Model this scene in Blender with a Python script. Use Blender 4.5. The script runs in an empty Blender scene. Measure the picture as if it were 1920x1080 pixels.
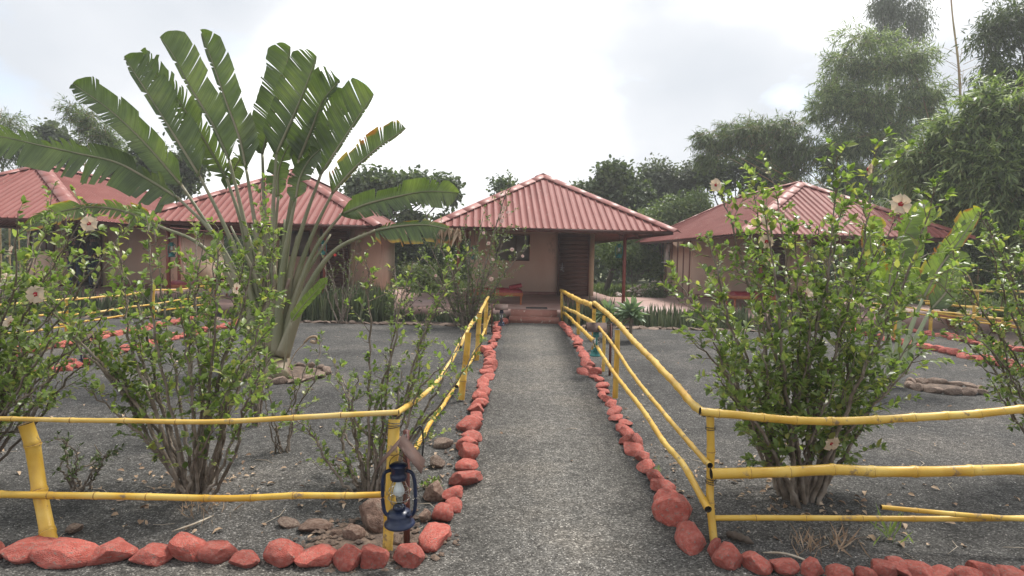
import bpy, math, random
import numpy as np
from mathutils import Vector, Matrix, noise
rnd = random.Random(7); rng = np.random.default_rng(7)
S = bpy.context.scene
# ------------------------------------------------------------------ camera
cam = bpy.data.objects.new('camera', bpy.data.cameras.new('camera'))
S.collection.objects.link(cam); S.camera = cam
cam.data.sensor_width = 36; cam.data.lens = 36*1150/1920
cam.data.clip_start = .05; cam.data.clip_end = 900
R_ = math.radians
cam.matrix_world = (Matrix.Translation((0, 0, 1.5)) @ Matrix.Rotation(R_(.75), 4, 'Z')
                    @ Matrix.Rotation(R_(90-2.8), 4, 'X') @ Matrix.Rotation(R_(1.15), 4, 'Z'))
# ------------------------------------------------------------------ sky and sun
SUN_EL, SUN_AZ = 58., 38.          # azimuth: degrees clockwise from +Y (ahead), sun ahead to the right
W = bpy.data.worlds.new('World'); S.world = W; W.use_nodes = True
nt = W.node_tree; nt.nodes.clear()
def N(t, kind, **kw):
    n = t.nodes.new(kind)
    for k, v in kw.items():
        if k in n.inputs: n.inputs[k].default_value = v
        else: setattr(n, k, v)
    return n
sky = N(nt, 'ShaderNodeTexSky', sky_type='NISHITA', sun_disc=False, sun_elevation=R_(SUN_EL), sun_rotation=R_(SUN_AZ),
        air_density=1.0, dust_density=2.5)
bg1 = N(nt, 'ShaderNodeBackground'); bg1.inputs['Strength'].default_value = .15
nt.links.new(sky.outputs[0], bg1.inputs[0])
tc = N(nt, 'ShaderNodeTexCoord')
mp = N(nt, 'ShaderNodeMapping'); mp.inputs['Scale'].default_value = (1, 1, 1.9); mp.inputs['Location'].default_value = (1.35, 2.2, .1)
nt.links.new(tc.outputs['Generated'], mp.inputs[0])
n1 = N(nt, 'ShaderNodeTexNoise'); n1.inputs['Scale'].default_value = 3.1; n1.inputs['Detail'].default_value = 7; n1.inputs['Roughness'].default_value = .5
n2 = N(nt, 'ShaderNodeTexNoise'); n2.inputs['Scale'].default_value = 1.7; n2.inputs['Detail'].default_value = 5; n2.inputs['Roughness'].default_value = .45
nt.links.new(mp.outputs[0], n1.inputs[0]); 
mp2 = N(nt, 'ShaderNodeMapping'); mp2.inputs['Location'].default_value = (1.2, 5.3, 0.4); mp2.inputs['Scale'].default_value = (1, 1, 1.5)
nt.links.new(tc.outputs['Generated'], mp2.inputs[0]); nt.links.new(mp2.outputs[0], n2.inputs[0])
def ramp(t, stops):
    r = t.nodes.new('ShaderNodeValToRGB'); e = r.color_ramp.elements
    while len(e) < len(stops): e.new(.5)
    for el, (p, c) in zip(e, stops):
        el.position = p; el.color = (c, c, c, 1) if isinstance(c, (int, float)) else (*c, 1)
    return r
cr = ramp(nt, [(.36, (.34, .365, .40)), (.50, (.445, .46, .485)), (.66, (.84, .84, .835))])
nt.links.new(n2.outputs[0], cr.inputs[0])
bg2 = N(nt, 'ShaderNodeBackground'); bg2.inputs['Strength'].default_value = 1.0
nt.links.new(cr.outputs[0], bg2.inputs[0])
mr = ramp(nt, [(.33, .25), (.45, 1.)])
nt.links.new(n1.outputs[0], mr.inputs[0])
mx = N(nt, 'ShaderNodeMixShader'); nt.links.new(mr.outputs[0], mx.inputs[0]); nt.links.new(bg1.outputs[0], mx.inputs[1]); nt.links.new(bg2.outputs[0], mx.inputs[2])
wo = N(nt, 'ShaderNodeOutputWorld'); nt.links.new(mx.outputs[0], wo.inputs[0])
sl = bpy.data.lights.new('sun', 'SUN'); sl.energy = 2.6; sl.angle = R_(14); sl.color = (1, .96, .9)
so = bpy.data.objects.new('sun', sl); S.collection.objects.link(so)
d_ = Vector((math.sin(R_(SUN_AZ))*math.cos(R_(SUN_EL)), math.cos(R_(SUN_AZ))*math.cos(R_(SUN_EL)), math.sin(R_(SUN_EL))))
so.rotation_euler = d_.to_track_quat('Z', 'Y').to_euler()
S.view_settings.view_transform = 'Standard'; S.view_settings.look = 'None'; S.view_settings.gamma = 1
S.view_settings.use_curve_mapping = False; S.view_settings.exposure = 1.0
S.cycles.max_bounces = 8; S.cycles.transparent_max_bounces = 8; S.cycles.diffuse_bounces = 4
try: S.cycles.use_denoising = True
except Exception: pass

# ------------------------------------------------------------------ materials
def newmat(name):
    m = bpy.data.materials.new(name); m.use_nodes = True
    t = m.node_tree; b = t.nodes['Principled BSDF']; return m, t, b
def L(t, a, b): t.links.new(a, b)
def mat(name, cols, scale=6, rough=.7, bump=0, bscale=60, detail=4, metal=0, spec=.5, stretch=None, lo=.35, hi=.65, per_obj=0, coord='Object', wear=None):
    m, t, b = newmat(name)
    tc = N(t, 'ShaderNodeTexCoord'); src = tc.outputs[coord]
    if stretch:
        mp = N(t, 'ShaderNodeMapping'); mp.inputs['Scale'].default_value = stretch; L(t, src, mp.inputs[0]); src = mp.outputs[0]
    n = N(t, 'ShaderNodeTexNoise'); n.inputs['Scale'].default_value = scale; n.inputs['Detail'].default_value = detail; L(t, src, n.inputs[0])
    k = len(cols); r = ramp(t, [(lo+(hi-lo)*i/max(1, k-1), c) for i, c in enumerate(cols)]); L(t, n.outputs[0], r.inputs[0])
    out = r.outputs[0]
    if wear:                                   # (colour, scale, threshold): patches of dirt or bare material
        c, sc, th = wear
        w = N(t, 'ShaderNodeTexNoise'); w.inputs['Scale'].default_value = sc; w.inputs['Detail'].default_value = 8; w.inputs['Roughness'].default_value = .7; L(t, src, w.inputs[0])
        wr = ramp(t, [(th, 0.), (th+.07, 1.)]); L(t, w.outputs[0], wr.inputs[0])
        q = N(t, 'ShaderNodeMixRGB'); L(t, wr.outputs[0], q.inputs[0]); L(t, out, q.inputs[1]); q.inputs[2].default_value = (*c, 1); out = q.outputs[0]
    if per_obj:
        oi = N(t, 'ShaderNodeObjectInfo'); h = N(t, 'ShaderNodeHueSaturation')
        mr = N(t, 'ShaderNodeMapRange'); mr.inputs[3].default_value = 1-per_obj; mr.inputs[4].default_value = 1+per_obj
        L(t, oi.outputs['Random'], mr.inputs[0]); L(t, mr.outputs[0], h.inputs['Value']); L(t, out, h.inputs['Color']); out = h.outputs[0]
    L(t, out, b.inputs['Base Color']); b.inputs['Roughness'].default_value = rough; b.inputs['Metallic'].default_value = metal
    b.inputs['Specular IOR Level'].default_value = spec
    if bump:
        n3 = N(t, 'ShaderNodeTexNoise'); n3.inputs['Scale'].default_value = bscale; n3.inputs['Detail'].default_value = 6; L(t, src, n3.inputs[0])
        bp = N(t, 'ShaderNodeBump'); bp.inputs['Strength'].default_value = bump; bp.inputs['Distance'].default_value = .02
        L(t, n3.outputs[0], bp.inputs['Height']); L(t, bp.outputs[0], b.inputs['Normal'])
    return m
def leafmat(name, cols, rough=.45, trans=.3, tcol=None, spec=.4):
    m, t, b = newmat(name)
    g = N(t, 'ShaderNodeNewGeometry'); k = len(cols)
    r = ramp(t, [(i/max(1, k-1), c) for i, c in enumerate(cols)]); L(t, g.outputs['Random Per Island'], r.inputs[0])
    L(t, r.outputs[0], b.inputs['Base Color']); b.inputs['Roughness'].default_value = rough; b.inputs['Specular IOR Level'].default_value = spec
    tr = N(t, 'ShaderNodeBsdfTranslucent'); h = N(t, 'ShaderNodeMixRGB', blend_type='MULTIPLY'); h.inputs[0].default_value = 1
    L(t, r.outputs[0], h.inputs[1]); h.inputs[2].default_value = (*(tcol or (1.4, 1.6, .75)), 1); L(t, h.outputs[0], tr.inputs[0])
    mx = N(t, 'ShaderNodeMixShader'); mx.inputs[0].default_value = trans
    L(t, b.outputs[0], mx.inputs[1]); L(t, tr.outputs[0], mx.inputs[2]); L(t, mx.outputs[0], t.nodes['Material Output'].inputs[0])
    return m
def gravelmat(name, base, tint, sc=125, worn=None):
    m, t, b = newmat(name)
    tc = N(t, 'ShaderNodeTexCoord')
    v = N(t, 'ShaderNodeTexVoronoi'); v.inputs['Scale'].default_value = sc; L(t, tc.outputs['Object'], v.inputs['Vector'])
    sp = N(t, 'ShaderNodeSeparateColor'); L(t, v.outputs['Color'], sp.inputs[0])
    r = ramp(t, [(0, .40), (.45, .78), (.8, 1.25), (.93, 1.75), (1, 2.9)]); L(t, sp.outputs[0], r.inputs[0])
    n = N(t, 'ShaderNodeTexNoise'); n.inputs['Scale'].default_value = .9; n.inputs['Detail'].default_value = 9; n.inputs['Roughness'].default_value = .62; L(t, tc.outputs['Object'], n.inputs[0])
    r2 = ramp(t, [(.30, tuple(c*.66 for c in base)), (.48, base), (.66, tuple(c*1.12 for c in tint))]); L(t, n.outputs[0], r2.inputs[0])
    n4 = N(t, 'ShaderNodeTexNoise'); n4.inputs['Scale'].default_value = 14; n4.inputs['Detail'].default_value = 5; L(t, tc.outputs['Object'], n4.inputs[0])
    r4 = ramp(t, [(.3, .72), (.7, 1.25)]); L(t, n4.outputs[0], r4.inputs[0])
    a = N(t, 'ShaderNodeMixRGB', blend_type='MULTIPLY'); a.inputs[0].default_value = 1; L(t, r.outputs[0], a.inputs[1]); L(t, r2.outputs[0], a.inputs[2])
    a2 = N(t, 'ShaderNodeMixRGB', blend_type='MULTIPLY'); a2.inputs[0].default_value = 1; L(t, a.outputs[0], a2.inputs[1]); L(t, r4.outputs[0], a2.inputs[2])
    if worn:                                   # trodden, dustier middle of the path
        sx = N(t, 'ShaderNodeSeparateXYZ'); L(t, tc.outputs['Object'], sx.inputs[0])
        m1 = N(t, 'ShaderNodeMath', operation='SUBTRACT'); L(t, sx.outputs[0], m1.inputs[0]); m1.inputs[1].default_value = worn
        m2 = N(t, 'ShaderNodeMath', operation='ABSOLUTE'); L(t, m1.outputs[0], m2.inputs[0])
        m3 = N(t, 'ShaderNodeMath', operation='MULTIPLY_ADD'); L(t, n.outputs[0], m3.inputs[0]); m3.inputs[1].default_value = .9; L(t, m2.outputs[0], m3.inputs[2])
        wr = ramp(t, [(.45, 1.22), (.95, .88)]); L(t, m3.outputs[0], wr.inputs[0])
        a3 = N(t, 'ShaderNodeMixRGB', blend_type='MULTIPLY'); a3.inputs[0].default_value = 1; L(t, a2.outputs[0], a3.inputs[1]); L(t, wr.outputs[0], a3.inputs[2]); a2 = a3
    L(t, a2.outputs[0], b.inputs['Base Color']); b.inputs['Roughness'].default_value = .95; b.inputs['Specular IOR Level'].default_value = .2
    mn = N(t, 'ShaderNodeMath', operation='MULTIPLY'); L(t, v.outputs['Distance'], mn.inputs[0]); mn.inputs[1].default_value = -1
    ad = N(t, 'ShaderNodeMath', operation='ADD'); L(t, mn.outputs[0], ad.inputs[0]); L(t, sp.outputs[1], ad.inputs[1])
    bp = N(t, 'ShaderNodeBump'); bp.inputs['Strength'].default_value = .9; bp.inputs['Distance'].default_value = .007
    L(t, ad.outputs[0], bp.inputs['Height']); L(t, bp.outputs[0], b.inputs['Normal'])
    return m
M = dict(
 gravel=gravelmat('gravel', (.092, .089, .084), (.124, .115, .104)),
 pathgravel=gravelmat('path_gravel', (.122, .116, .105), (.158, .144, .124), worn=.32),
 pebble=mat('pebble', [(.10, .10, .10), (.2, .19, .18)], 40, .9, per_obj=0),
 soil=mat('soil', [(.065, .045, .035), (.11, .078, .058), (.18, .125, .09)], 22, .95, .8, 60, 8),
 field=mat('field', [(.10, .09, .05), (.13, .15, .06), (.22, .2, .12)], 1.2, .95, .6, 20, 8),
 stone=mat('red_paint_stone', [(.43, .085, .060), (.52, .125, .092), (.57, .21, .165)], 7, .85, 1., 34, 8, per_obj=.16, lo=.3, hi=.7, wear=((.33, .22, .18), 11, .555)),
 stonedull=mat('faded_red_stone', [(.40, .14, .115), (.50, .21, .18), (.52, .27, .24)], 9, .85, .7, 60, 8, per_obj=.2, lo=.3, hi=.7, wear=((.36, .27, .24), 12, .58)),
 rock=mat('brown_rock', [(.15, .09, .065), (.24, .15, .11), (.30, .22, .17)], 8, .9, .8, 30, 8, per_obj=.18),
 greyrock=mat('grey_rock', [(.16, .105, .078), (.24, .17, .13), (.31, .24, .19)], 10, .9, .7, 40, 8, per_obj=.2),
 bamboo=mat('yellow_bamboo', [(.52, .295, .030), (.60, .37, .052), (.66, .45, .10)], 5, .42, .10, 120, 5, per_obj=.07, wear=((.24, .16, .08), 11, .575)),
 bamboo_top=mat('pale_yellow_bamboo', [(.58, .35, .055), (.68, .45, .10), (.74, .54, .2)], 5, .36, .10, 120, 5, per_obj=.05, wear=((.34, .24, .12), 13, .61)),
 node=mat('bamboo_node', [(.22, .11, .03), (.46, .26, .05)], 40, .6, .3, 80),
 hollow=mat('bamboo_inside', [(.02, .015, .01), (.05, .035, .02)], 30, .9),
 roof=mat('roof_paint', [(.190, .046, .034), (.222, .058, .045), (.25, .078, .062)], 1.4, .7, .05, 40, 6, lo=.3, hi=.7, stretch=(3, .8, .8), wear=((.28, .15, .12), 4, .60)),
 cap=mat('roof_cap', [(.25, .075, .058), (.30, .11, .088)], 2.2, .5, .06, 30, 6, wear=((.36, .14, .07), 4, .62)),
 underroof=mat('roof_underside', [(.30, .28, .26), (.4, .38, .36)], 3, .6),
 steel=mat('brown_steel', [(.075, .022, .016), (.12, .035, .025)], 8, .55, .1),
 poststeel=mat('red_steel', [(.22, .05, .035), (.28, .07, .05)], 8, .5, .1),
 wall=mat('wall_plaster', [(.68, .475, .36), (.75, .545, .425), (.79, .60, .48)], 1.8, .85, .15, 50, 7, lo=.25, hi=.75, stretch=(1, 1, .4), wear=((.56, .41, .31), 2.6, .60)),
 skirt=mat('wall_skirting', [(.24, .10, .075), (.30, .14, .11)], 3, .7, .1),
 floor=mat('verandah_cement', [(.30, .175, .145), (.38, .24, .20), (.44, .30, .255)], 1.6, .5, .1, 40, 7, lo=.3, hi=.7),
 step=mat('step_cement', [(.28, .10, .07), (.35, .16, .12)], 3, .75, .3, 40, 7, wear=((.5, .36, .30), 9, .57)),
 door=mat('door_wood', [(.075, .030, .020), (.11, .048, .032), (.15, .075, .05)], 3, .45, .25, 25, 6, stretch=(1, 1, 9)),
 doorframe=mat('door_frame', [(.10, .035, .022), (.14, .05, .03)], 6, .5, .1),
 jamb=mat('jamb_plaster', [(.50, .38, .24), (.56, .44, .30)], 4, .8, .1),
 glass=mat('window_glass', [(.17, .165, .145), (.25, .24, .21), (.33, .31, .28)], 2.2, .22, 0, lo=.3, hi=.7),
 metal=mat('latch_metal', [(.5, .5, .5), (.6, .6, .6)], 8, .35, metal=.9),
 redseat=mat('red_rexine', [(.22, .012, .020), (.30, .03, .04)], 10, .45, .15, 30, wear=((.4, .18, .17), 12, .64)),
 cotwood=mat('cot_wood', [(.36, .10, .035), (.45, .15, .05)], 9, .4, .1),
 rubber=mat('mat_rubber', [(.05, .045, .042), (.08, .07, .065)], 30, .9, .5, 200),
 blue=mat('blue_enamel', [(.008, .015, .042), (.012, .022, .062)], 14, .32, .06, 60, wear=((.12, .15, .2), 40, .66)),
 teal=mat('teal_enamel', [(.01, .14, .13), (.02, .2, .18)], 14, .35),
 rustroof=mat('rust_sheet', [(.055, .030, .024), (.085, .048, .038)], 12, .7, .2, 60, spec=.25, wear=((.13, .09, .075), 14, .6)),
 whiteplastic=mat('white_plastic', [(.72, .72, .72), (.8, .8, .8)], 4, .35),
 wire=mat('black_wire', [(.02, .02, .02), (.03, .03, .03)], 4, .5),
 grease=mat('worn_paint', [(.35, .35, .33), (.5, .5, .47)], 8, .7),
 bark=mat('bark', [(.11, .085, .06), (.19, .15, .115), (.26, .22, .18)], 14, .9, .5, 70, 6),
 darkbark=mat('dark_bark', [(.07, .055, .04), (.13, .10, .08)], 5, .95, .6, 30, 6),
 palebark=mat('pale_bark', [(.30, .27, .22), (.42, .38, .32)], 5, .9, .4, 30, 6),
 culm=mat('bamboo_culm', [(.22, .2, .08), (.36, .27, .13), (.3, .17, .07)], 2, .6, .1),
 petiole=mat('palm_stalk', [(.15, .16, .08), (.215, .21, .12), (.26, .225, .145)], 3, .45, .15, 40, 6, stretch=(1, 1, .35), wear=((.20, .13, .09), 9, .62)),
 sheath=mat('palm_sheath', [(.14, .15, .07), (.22, .19, .11), (.17, .11, .08)], 5, .6, .3, 40, 6, wear=((.10, .05, .05), 8, .58)),
 stalkpale=mat('pale_stalk', [(.28, .33, .18), (.38, .42, .26)], 6, .5),
 bush=leafmat('hibiscus_leaf', [(.070, .100, .034), (.115, .165, .052), (.165, .22, .070), (.22, .28, .09), (.30, .34, .12), (.36, .33, .12)], .34, .44),
 bushlight=leafmat('young_leaf', [(.15, .21, .062), (.21, .28, .085), (.28, .34, .13)], .38, .4),
 finebush=leafmat('small_leaf', [(.085, .11, .045), (.125, .16, .07), (.18, .215, .10)], .5, .3),
 tree=leafmat('tree_leaf', [(.048, .070, .028), (.075, .105, .040), (.12, .155, .062)], .45, .25),
 treegrey=leafmat('grey_leaf', [(.075, .09, .055), (.11, .13, .08), (.15, .17, .11)], .55, .25),
 treelight=leafmat('light_leaf', [(.10, .14, .05), (.14, .19, .07), (.20, .25, .10)], .5, .3),
 bam=leafmat('bamboo_leaf', [(.07, .10, .038), (.14, .19, .07), (.22, .275, .11), (.32, .375, .17)], .5, .35),
 bamdark=leafmat('dark_bamboo_leaf', [(.048, .075, .024), (.10, .142, .046), (.18, .235, .082)], .5, .3),
 snake=leafmat('snake_plant_leaf', [(.060, .080, .042), (.085, .115, .055), (.12, .145, .075), (.18, .19, .11)], .45, .1),
 weed=leafmat('weed_leaf', [(.07, .10, .03), (.12, .16, .05), (.2, .23, .09)], .6, .3),
 silver=leafmat('silver_leaf', [(.17, .24, .15), (.27, .34, .24)], .5, .2),
 petal=leafmat('cream_petal', [(.62, .49, .37), (.68, .56, .43)], .6, .35, (1.05, 1, .9)),
 pinkpetal=leafmat('pink_petal', [(.6, .4, .34), (.66, .52, .46)], .6, .3, (1, .9, .85)),
 redpetal=leafmat('red_petal', [(.5, .03, .03), (.6, .06, .05)], .6, .3, (1, .9, .85)),
 eye=mat('red_flower_eye', [(.36, .01, .02), (.45, .02, .03)], 8, .6),
 dry=leafmat('dry_leaf', [(.22, .14, .09), (.36, .25, .16), (.5, .38, .27)], .8, .1, (1, 1, 1)),
 straw=mat('straw', [(.35, .28, .2), (.55, .48, .38)], 20, .8),
 terracotta=mat('terracotta', [(.32, .11, .06), (.40, .16, .09)], 8, .8, .2, 60, wear=((.4, .28, .2), 10, .62)),
 skin=mat('skin', [(.20, .10, .065), (.24, .125, .08)], 8, .55),
 blackcloth=mat('black_cloth', [(.012, .012, .014), (.025, .025, .028)], 12, .85, .2, 40),
 jeans=mat('blue_jeans', [(.035, .05, .09), (.06, .085, .14)], 12, .9, .2, 60),
 hair=mat('black_hair', [(.008, .007, .006), (.015, .012, .01)], 30, .5),
 paper=mat('pale_bag', [(.55, .42, .42), (.65, .55, .55)], 12, .8),
 rubble=mat('rubble_stone', [(.28, .20, .15), (.5, .42, .36), (.62, .56, .5)], 3, .9, .4, 30, 6),
 lightgravel=mat('verge_stones', [(.2, .13, .1), (.32, .22, .17)], 5, .9, .5, 30, 6),
)
def glassmat():
    m, t, b = newmat('lantern_glass')
    b.inputs['Transmission Weight'].default_value = 1; b.inputs['Roughness'].default_value = .04; b.inputs['IOR'].default_value = 1.12
    b.inputs['Base Color'].default_value = (.93, .95, .93, 1); return m
M['lglass'] = glassmat()
def paddlemat(name, edge, gain=1.):
    m, t, b = newmat(name)
    uv = N(t, 'ShaderNodeUVMap'); sp = N(t, 'ShaderNodeSeparateXYZ'); L(t, uv.outputs[0], sp.inputs[0])
    tc = N(t, 'ShaderNodeTexCoord'); n = N(t, 'ShaderNodeTexNoise'); n.inputs['Scale'].default_value = 2.5; n.inputs['Detail'].default_value = 6; L(t, tc.outputs['Object'], n.inputs[0])
    r = ramp(t, [(.3, (.052*gain, .072*gain, .036)), (.5, (.080*gain, .108*gain, .048)), (.68, (.13*gain, .16*gain, .068))]); L(t, n.outputs[0], r.inputs[0])
    mp = N(t, 'ShaderNodeMapping'); mp.inputs['Scale'].default_value = (170, .8, 1); L(t, uv.outputs[0], mp.inputs[0])
    v = N(t, 'ShaderNodeTexNoise'); v.inputs['Scale'].default_value = 1; v.inputs['Detail'].default_value = 2; L(t, mp.outputs[0], v.inputs[0])
    vr = ramp(t, [(.35, .72), (.65, 1.28)]); L(t, v.outputs[0], vr.inputs[0])
    q = N(t, 'ShaderNodeMixRGB', blend_type='MULTIPLY'); q.inputs[0].default_value = .8; L(t, r.outputs[0], q.inputs[1]); L(t, vr.outputs[0], q.inputs[2])
    # dried rim, broken up by noise
    n5 = N(t, 'ShaderNodeTexNoise'); n5.inputs['Scale'].default_value = 7; n5.inputs['Detail'].default_value = 5; L(t, tc.outputs['Object'], n5.inputs[0])
    ab = N(t, 'ShaderNodeMath', operation='ABSOLUTE'); L(t, sp.outputs[1], ab.inputs[0])
    ad = N(t, 'ShaderNodeMath', operation='MULTIPLY_ADD'); L(t, n5.outputs[0], ad.inputs[0]); ad.inputs[1].default_value = .5; L(t, ab.outputs[0], ad.inputs[2])
    er = ramp(t, [(edge/1.5, (0.)), ((edge+.14)/1.5, (1.))]); sc = N(t, 'ShaderNodeMath', operation='DIVIDE'); L(t, ad.outputs[0], sc.inputs[0]); sc.inputs[1].default_value = 1.5
    L(t, sc.outputs[0], er.inputs[0])
    ec = ramp(t, [(.4, (.36, .28, .05)), (.6, (.26, .10, .03))]); L(t, n5.outputs[0], ec.inputs[0])
    q2 = N(t, 'ShaderNodeMixRGB'); L(t, er.outputs[0], q2.inputs[0]); L(t, q.outputs[0], q2.inputs[1]); L(t, ec.outputs[0], q2.inputs[2])
    L(t, q2.outputs[0], b.inputs['Base Color']); b.inputs['Roughness'].default_value = .36; b.inputs['Specular IOR Level'].default_value = .5
    bp = N(t, 'ShaderNodeBump'); bp.inputs['Strength'].default_value = .35; bp.inputs['Distance'].default_value = .01; L(t, v.outputs[0], bp.inputs['Height']); L(t, bp.outputs[0], b.inputs['Normal'])
    tr = N(t, 'ShaderNodeBsdfTranslucent'); h = N(t, 'ShaderNodeMixRGB', blend_type='MULTIPLY'); h.inputs[0].default_value = 1
    L(t, q2.outputs[0], h.inputs[1]); h.inputs[2].default_value = (1.7, 2.0, .7, 1); L(t, h.outputs[0], tr.inputs[0])
    mx = N(t, 'ShaderNodeMixShader'); mx.inputs[0].default_value = .3
    L(t, b.outputs[0], mx.inputs[1]); L(t, tr.outputs[0], mx.inputs[2]); L(t, mx.outputs[0], t.nodes['Material Output'].inputs[0])
    return m
M['paddle'] = paddlemat('paddle_leaf', 1.28)
M['paddle_dry'] = paddlemat('paddle_leaf_dry', .98)
M['paddle_light'] = paddlemat('paddle_leaf_light', 1.3, 1.75); M['paddle_yellow'] = paddlemat('paddle_leaf_yellow', .95, 1.9)

# ------------------------------------------------------------------ mesh helpers
class MB:
    def __init__(s): s.v = []; s.f = []; s.n = 0; s.uv = None
    def add(s, v, f):
        v = np.asarray(v, float).reshape(-1, 3)
        for q in ([f] if isinstance(f, np.ndarray) else [f]):
            if isinstance(q, np.ndarray): s.f.append(q + s.n)
            else:
                by = {}
                for a in q: by.setdefault(len(a), []).append(a)
                for a in by.values(): s.f.append(np.array(a) + s.n)
        s.v.append(v); s.n += len(v)
    def box(s, c, d, rot=None):
        x, y, z = [k/2 for k in d]
        v = np.array([(-x,-y,-z),(x,-y,-z),(x,y,-z),(-x,y,-z),(-x,-y,z),(x,-y,z),(x,y,z),(-x,y,z)])
        if rot is not None: v = v @ np.array(rot.to_3x3()).T
        s.add(v + np.array(c), [(0,3,2,1),(4,5,6,7),(0,1,5,4),(1,2,6,5),(2,3,7,6),(3,0,4,7)])
    def tube(s, pts, rad, sides=6, cap=True):
        pts = np.asarray(pts, float); n = len(pts)
        rad = np.full(n, rad) if np.isscalar(rad) else np.asarray(rad, float)
        tan = np.gradient(pts, axis=0); tan /= np.linalg.norm(tan, axis=1)[:, None] + 1e-9
        ref = np.array([0, 0, 1.]) if abs(tan[0][2]) < .8 else np.array([0, 1., 0])
        a = np.cross(tan, ref); a /= np.linalg.norm(a, axis=1)[:, None] + 1e-9
        b = np.cross(a, tan)
        th = np.arange(sides)/sides*2*math.pi
        v = pts[:, None] + rad[:, None, None]*(a[:, None]*np.cos(th)[None, :, None] + b[:, None]*np.sin(th)[None, :, None])
        i = np.arange(n-1)[:, None]*sides; j = np.arange(sides)[None]; j2 = (j+1) % sides
        f = np.stack([i+j, i+j2, i+sides+j2, i+sides+j], -1).reshape(-1, 4)
        s.add(v.reshape(-1, 3), f)
        if cap:
            s.f.append(np.array([list(range(sides))[::-1]]) + s.n - n*sides)
            s.f.append(np.array([list(range(sides))]) + s.n - sides)
    def lathe(s, prof, sides=20, c=(0, 0, 0)):
        prof = np.array(prof, float); th = np.arange(sides)/sides*2*math.pi; n = len(prof)
        v = np.stack([prof[:, None, 0]*np.cos(th), prof[:, None, 0]*np.sin(th), np.repeat(prof[:, 1:2], sides, 1)], -1) + np.array(c)
        i = np.arange(n-1)[:, None]*sides; j = np.arange(sides)[None]; j2 = (j+1) % sides
        s.add(v.reshape(-1, 3), np.stack([i+j, i+j2, i+sides+j2, i+sides+j], -1).reshape(-1, 4))
    def build(s, name, m, parent=None, smooth=False, origin=None, local=False, kind=None):
        v = np.concatenate(s.v) if s.v else np.zeros((0, 3))
        o0 = np.zeros(3)
        if origin is not None: o0 = np.array(origin, float)
        if parent is not None and not local: o0 = np.array(wloc(parent)); 
        me = bpy.data.meshes.new(name); v = v - o0
        me.vertices.add(len(v)); me.vertices.foreach_set('co', v.astype(np.float32).ravel())
        loops = np.concatenate([q.ravel() for q in s.f]); tot = np.concatenate([np.full(len(q), q.shape[1]) for q in s.f])
        me.loops.add(len(loops)); me.loops.foreach_set('vertex_index', loops.astype(np.int32))
        me.polygons.add(len(tot)); st = np.concatenate([[0], np.cumsum(tot)[:-1]])
        me.polygons.foreach_set('loop_start', st.astype(np.int32))
        if smooth: me.polygons.foreach_set('use_smooth', np.ones(len(tot), bool))
        if s.uv is not None:
            u = np.concatenate(s.uv); l = me.uv_layers.new(name='UVMap'); l.data.foreach_set('uv', u[loops].astype(np.float32).ravel())
        me.update(calc_edges=True); me.materials.append(M[m] if isinstance(m, str) else m)
        ob = bpy.data.objects.new(name, me); S.collection.objects.link(ob)
        if parent is not None: ob.parent = parent
        elif origin is not None: ob.location = origin
        if kind: ob['kind'] = kind
        return ob
def wloc(o):
    v = Vector(o.location)
    while o.parent: o = o.parent; v = v + Vector(o.location)
    return tuple(v)
def tag(o, label, cat, group=None, kind=None):
    o['label'] = label; o['category'] = cat
    if group: o['group'] = group
    if kind: o['kind'] = kind
    return o
def thing(name, loc, label, cat, group=None, rz=0):
    o = bpy.data.objects.new(name, None); S.collection.objects.link(o); o.location = loc; o.rotation_euler.z = rz
    o.empty_display_size = .2
    return tag(o, label, cat, group)
def copy_tree(o, parent=None):
    c = o.copy(); S.collection.objects.link(c)
    if parent: c.parent = parent
    for ch in list(o.children): copy_tree(ch, c)
    return c
def unit(a): return a/(np.linalg.norm(a, axis=-1, keepdims=True) + 1e-9)
def scatter(mb, V, Fc, pos, dirs, ups, sc):
    """copies of a small template at pos, template y along dirs, z towards ups"""
    n = len(pos); y = unit(dirs); x = unit(np.cross(y, ups)); z = np.cross(x, y)
    sc = np.asarray(sc); sc = sc[:, None, None] if sc.ndim == 1 else sc[:, None, :]
    T = V[None]*sc
    v = pos[:, None] + T[..., 0:1]*x[:, None] + T[..., 1:2]*y[:, None] + T[..., 2:3]*z[:, None]
    k = len(V); off = (np.arange(n)*k)[:, None, None]
    for f in Fc: mb.f.append((f[None] + off).reshape(-1, f.shape[1]) + mb.n)
    mb.v.append(v.reshape(-1, 3)); mb.n += n*k
# leaf templates: (verts, faces)
OV = (np.array([(0,0,0),(-.26,.28,.07),(0,.32,0),(.26,.28,.07),(-.22,.66,.04),(0,.68,-.03),(.22,.66,.04),(0,1,-.12)]),
      [np.array([(1,4,5,2),(2,5,6,3)]), np.array([(0,1,2),(0,2,3),(4,7,5),(5,7,6)])])
ROUND = (np.array([(0,0,0),(-.34,.3,.08),(.34,.3,.08),(-.3,.75,0),(.3,.75,0),(0,1,-.1)]), [np.array([(0,2,4,5),(0,5,3,1)])])
SLIM = (np.array([(0,0,0),(-.075,.35,.0),(.075,.35,.0),(0,1,-.14)]), [np.array([(0,2,3,1)])])
SLIM2 = (np.array([(0,0,0),(-.11,.35,.0),(.11,.35,.0),(0,1,-.2)]), [np.array([(0,2,3,1)])])
SMALL = (np.array([(0,0,0),(-.25,.5,.03),(.25,.5,.03),(0,1,-.05)]), [np.array([(0,2,3,1)])])

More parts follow.
